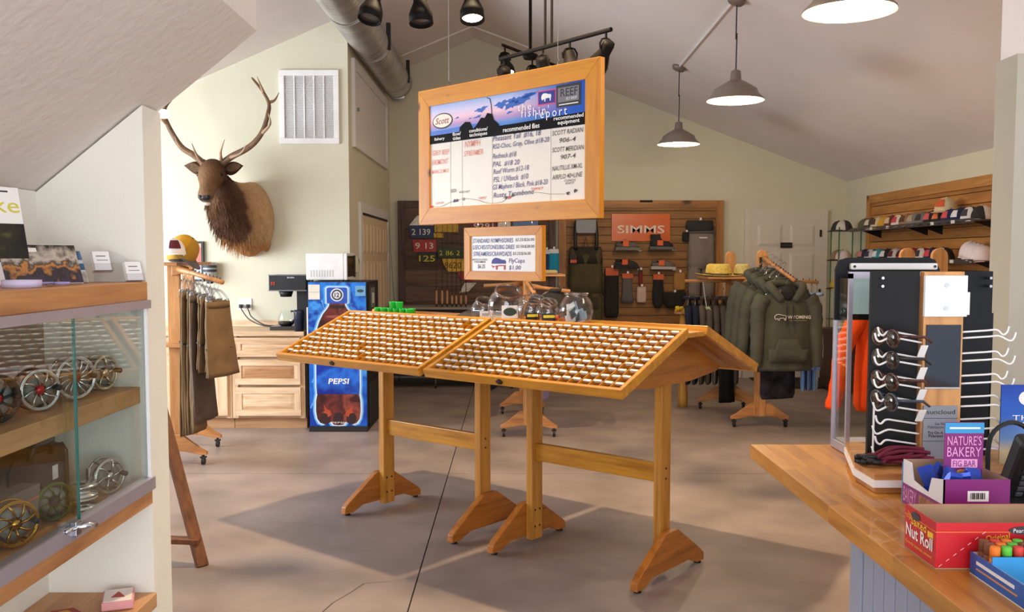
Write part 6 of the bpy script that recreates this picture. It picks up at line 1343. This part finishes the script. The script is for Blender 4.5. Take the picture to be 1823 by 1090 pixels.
# ---- snack boxes
def openbox(t, w, d, h, m_out, m_in, th=.003, front=None, left=None):
    MB().box(0, w, 0, d, 0.0005, th).build('bottom', m_in, t)
    for nm, b in (('front_wall', (0, w, 0, th)), ('back_wall', (0, w, d - th, d)), ('left_wall', (0, th, th, d - th)), ('right_wall', (w - th, w, th, d - th))):
        if nm == 'left_wall' and left: continue
        o = MB().box(b[0], b[1], b[2], b[3], th, h).build(nm, m_out, t)
    e = .0006
    MB().box(th, w - th, th, th + e, th, h).box(th, w - th, d - th - e, d - th, th, h).box(th, th + e, th, d - th, th, h if not left else th + .001).box(w - th - e, w - th, th, d - th, th, h).build('lining', m_in, t)
LF = lambda: Matrix.Rotation(-PI / 2, 4, 'Z')          # lettering on the left side wall (faces -x, reading away from the far end)
def side_words(body, yfar, z, w, h, m, par, x=-.0012, **k): return words(body, 0, z, w, h, m, par, y=x, M=Tr(0, yfar, 0) @ Matrix.Rotation(-PI / 2, 4, 'Z'), **k)
M_card = mat('cardboard', S(176, 142, 112), .85, var=.08, scale=20); M_red = mat('red_carton', S(196, 26, 36), .4, var=.03); M_yel = K(240, 190, 40); M_pur = mat('purple_carton', S(126, 24, 112), .45, var=.03); M_pk = K(232, 156, 206)
nr = thing('snack_box', 'open red carton with nut roll lettering at the counter front', 'box', (.803, 1.747, CT), -.0)
openbox(nr, .28, .14, .09, M_red, M_card)
side_words('Nut Roll', .132, .03, .12, .026, M_white, nr, bold=.02); side_words('Salted', .11, .058, .07, .017, M_yel, nr, bold=.01); side_words('Crunchy peanuts, caramel', .132, .014, .118, .008, M_yel, nr)
side_words('The\nOriginal', .132, .064, .03, .016, M_yel, nr); MB().box(-.0012, -.0004, .012, .034, .054, .066).build('gold_panel', M_yel, nr)
MB().box(-.0012, .28, -.0012, -.0004, .072, .0735).box(-.0012, -.0004, 0, .14, .072, .0735).build('gold_line', K(226, 120, 50), nr)
words('Nut Roll', .09, .028, .16, .028, M_white, nr, y=-.0012, bold=.02); words('Original', .095, .052, .045, .014, M_yel, nr, y=-.0012, rot=.12); words('Crunchy', .095, .012, .06, .009, M_yel, nr, y=-.0012)
MB().prism(ellipse(.165, .076, .028, .008, 16), -.0016, -.0008, 'XZ').build('maker_badge', K(60, 50, 60), nr); words("Pearson's", .145, .072, .04, .008, M_white, nr, y=-.0022)
MB().prism(ellipse(-.088, .078, .02, .008, 16), -.0016, -.0008, 'XZ', Matrix.Rotation(-PI / 2, 4, 'Z')).build('maker_badge', K(60, 50, 60), nr)
for k in range(7): MB().tube([(.006 + .0135 * k, -.0012, .006 + .0105 * k), (.012 + .0135 * k, -.0012, .0107 + .0105 * k)], .0007, 4).build('tear_perforation', K(240, 190, 190), nr)
fb = thing('snack_box', 'open purple carton of blue wrapped bars with a fig bar display card', 'box', (.942, 2.02, CT), 0)
openbox(fb, .145, .215, .108, M_pur, M_card, left=True)
MB().prism([(0, .003), (.215, .003), (.215, .108), (.17, .108), (.155, .07), (.075, .06), (.06, .098), (.0, .108)], 0, .003, 'YZ').build('left_wall', K(226, 222, 226), fb)
MB().box(-.0008, 0, .0, .215, .003, .052).build('side_print', M_pur, fb); side_words('BAKERY', .205, .01, .07, .035, M_pk, fb); MB().box(-.0014, -.0008, .04, .12, .006, .045).build('bar_photo', K(150, 96, 60, var=.5, scale=90), fb); MB().box(-.001, .0, .212, .2155, .003, .10).build('blue_edge', K(60, 150, 206), fb)
MB().box(.052, .098, -.0012, -.0004, .060, .083).build('barcode_label', M_white, fb)
for k in range(11): MB().box(.058 + .003 * k, .0592 + .003 * k + .0006 * (k % 3), -.0018, -.0012, .065, .079).build('barcode_bar', M_ink, fb)
MB().box(.05, .139, .11, .113, .01, .215).build('display_card', M_pur, fb); MB().box(.05, .139, .1085, .11, .19, .214).build('blue_strip', K(52, 150, 206), fb)
words("NATURE'S", .056, .162, .078, .022, M_pk, fb, y=.1085); words('BAKERY', .056, .136, .078, .022, M_pk, fb, y=.1085)
MB().box(.066, .126, .1088, .1098, .110, .130).build('pink_panel', M_pk, fb); words('FIG BAR', .070, .113, .052, .014, M_pur, fb, y=.1080); MB().box(.06, .13, .1078, .1085, .200, .204).build('small_print', M_white, fb); MB().ball((.095, .106, .10), (.02, .002, .008), 10, 6).build('fig_photo', K(190, 130, 60), fb)
for i, (x, y, a, b) in enumerate(((.03, .05, .4, .3), (.05, .08, -.3, .5), (.075, .06, .5, -.3), (.10, .07, -.4, .2), (.04, .14, .2, .6), (.03, .11, .1, -.6))):
    t = thing('snack_bar', 'blue wrapped snack bar standing in the purple carton, number %s from the left' % ('one', 'two', 'three', 'four', 'five', 'six')[i], 'snack bar', (.942 + x, 2.02 + y, CT + .062), 0, 'blue wrapped bars', rot=(a * .7, b * .7, b))
    MB().loft([[(p * .017 * c, q * .009 * c2, z) for p, q in ((-1, -1), (1, -1), (1, 1), (-1, 1))] for z, c, c2 in ((-.045, 1, .1), (-.038, 1, .6), (-.02, 1, 1), (.03, 1, 1), (.048, 1, .6), (.055, 1, .1))]).build('wrapper', mat('blue_foil', S(34, 66, 170), .3, .3, var=.2, scale=40) if not bpy.data.materials.get('blue_foil') else bpy.data.materials['blue_foil'], t)
    MB().box(-.012, .012, -.0105, -.0098, -.02, .0).build('white_print', M_white, t)
bb = thing('lip_balm_box', 'low blue carton of coloured lip balm tubes at the counter front corner', 'box', (.858, 1.50, CT), 0)
M_bl = mat('blue_carton', S(24, 92, 176), .4, var=.04)
openbox(bb, .19, .225, .042, M_bl, K(226, 216, 196)); MB().box(-.0012, 0, .07, .2, .026, .032).build('side_print', M_white, bb); MB().box(-.0012, 0, .06, .2, .016, .019).build('small_print', K(206, 140, 90), bb)
MB().box(.003, .187, .15, .153, .003, .055).build('inner_step', K(40, 140, 206), bb)
cc2 = [(232, 120, 30), (90, 190, 60), (206, 60, 50), (120, 70, 44), (232, 120, 30), (90, 180, 60), (120, 70, 44), (206, 60, 50)]
for i in range(8):
    for j in range(3):
        c = cc2[(i + 3 * j) % 8]
        t = thing('lip_balm', 'lip balm tube in the blue carton, %s of eight in the %s row' % (ordn[i], ('front', 'middle', 'back')[j]), 'lip balm', (.858 + .016 + .021 * i, 1.50 + .168 + .0205 * j, CT + .0035), 0, 'lip balm tubes')
        MB().lathe([(0, 0), (.009, 0), (.009, .045), (0, .045)], 12).build('tube', K(236, 226, 210) if i % 2 else K(*c), t, True); MB().lathe([(0, .045), (.0092, .045), (.0092, .064), (.008, .066), (0, .066)], 12).build('cap', K(*c), t, True); MB().lathe([(.0093, .012), (.0093, .034)], 12, cap=False).build('label_band', K(236, 230, 220) if not i % 2 else K(130, 84, 60), t, True)
# ---- blue card and black terminal at the far right
cs = thing('counter_card', 'blue printed card standing behind the card terminal', 'sign', (1.39, 2.44, CT + .0), 0)
MB().box(-.11, .11, -.002, .002, .0, .26).build('card', ramp_mat('dusk_card', [(0, S(60, 50, 46)), (.32, S(206, 190, 150)), (.45, S(110, 150, 206)), (.7, S(40, 96, 190)), (1, S(20, 60, 160))], 2, 0, .26, .3, .1, 8), cs)
words('THE N\nCO', -.08, .15, .10, .03, M_white, cs, y=-.0035); MB().prism(ellipse(-.04, .225, .025, .02, 16), -.0034, -.0024, 'XZ').build('card_emblem', M_white, cs); MB().box(-.11, .11, -.03, .03, 0, .004).build('easel_foot', M_dark, cs)
tm = thing('card_terminal', 'black card terminal on its stand at the right of the counter', 'card terminal', (1.235, 2.24, CT))
MB().box(-.075, .10, -.08, .09, 0, .02).build('base', M_black, tm, bevel=.004); MB(Tr(0, 0, .02) @ Matrix.Rotation(.5, 4, 'X')).box(-.055, .06, -.02, .03, 0, .17).build('body', M_black, tm, bevel=.012)
MB(Tr(0, 0, .02) @ Matrix.Rotation(.5, 4, 'X')).box(-.035, .04, -.0225, -.0195, .09, .15).build('screen', K(50, 60, 66, .1), tm)
for i in range(3):
    for j in range(4): MB(Tr(0, 0, .02) @ Matrix.Rotation(.5, 4, 'X')).box(-.034 + .026 * i, -.016 + .026 * i, -.025, -.0195, .015 + .017 * j, .027 + .017 * j).build('key', K(70, 70, 74), tm, bevel=.002)
MB().tube(smooth_path([(.05, .06, .02), (.09, .12, .06), (.08, .10, .14), (.02, .09, .18), (-.05, .06, .15), (-.06, .05, .05)], 5), .006, 6).build('cable', M_black, tm)
kb = thing('keyboard', 'dark keyboard edge behind the purple carton', 'keyboard', (1.24, 2.02, CT)); MB().box(-.11, .16, -.06, .06, 0, .018).build('case', M_dark, kb, bevel=.004)
for i in range(9):
    for j in range(4): MB().box(-.10 + .028 * i, -.077 + .028 * i, -.05 + .026 * j, -.029 + .026 * j, .018, .024).build('key', K(54, 54, 58), kb)
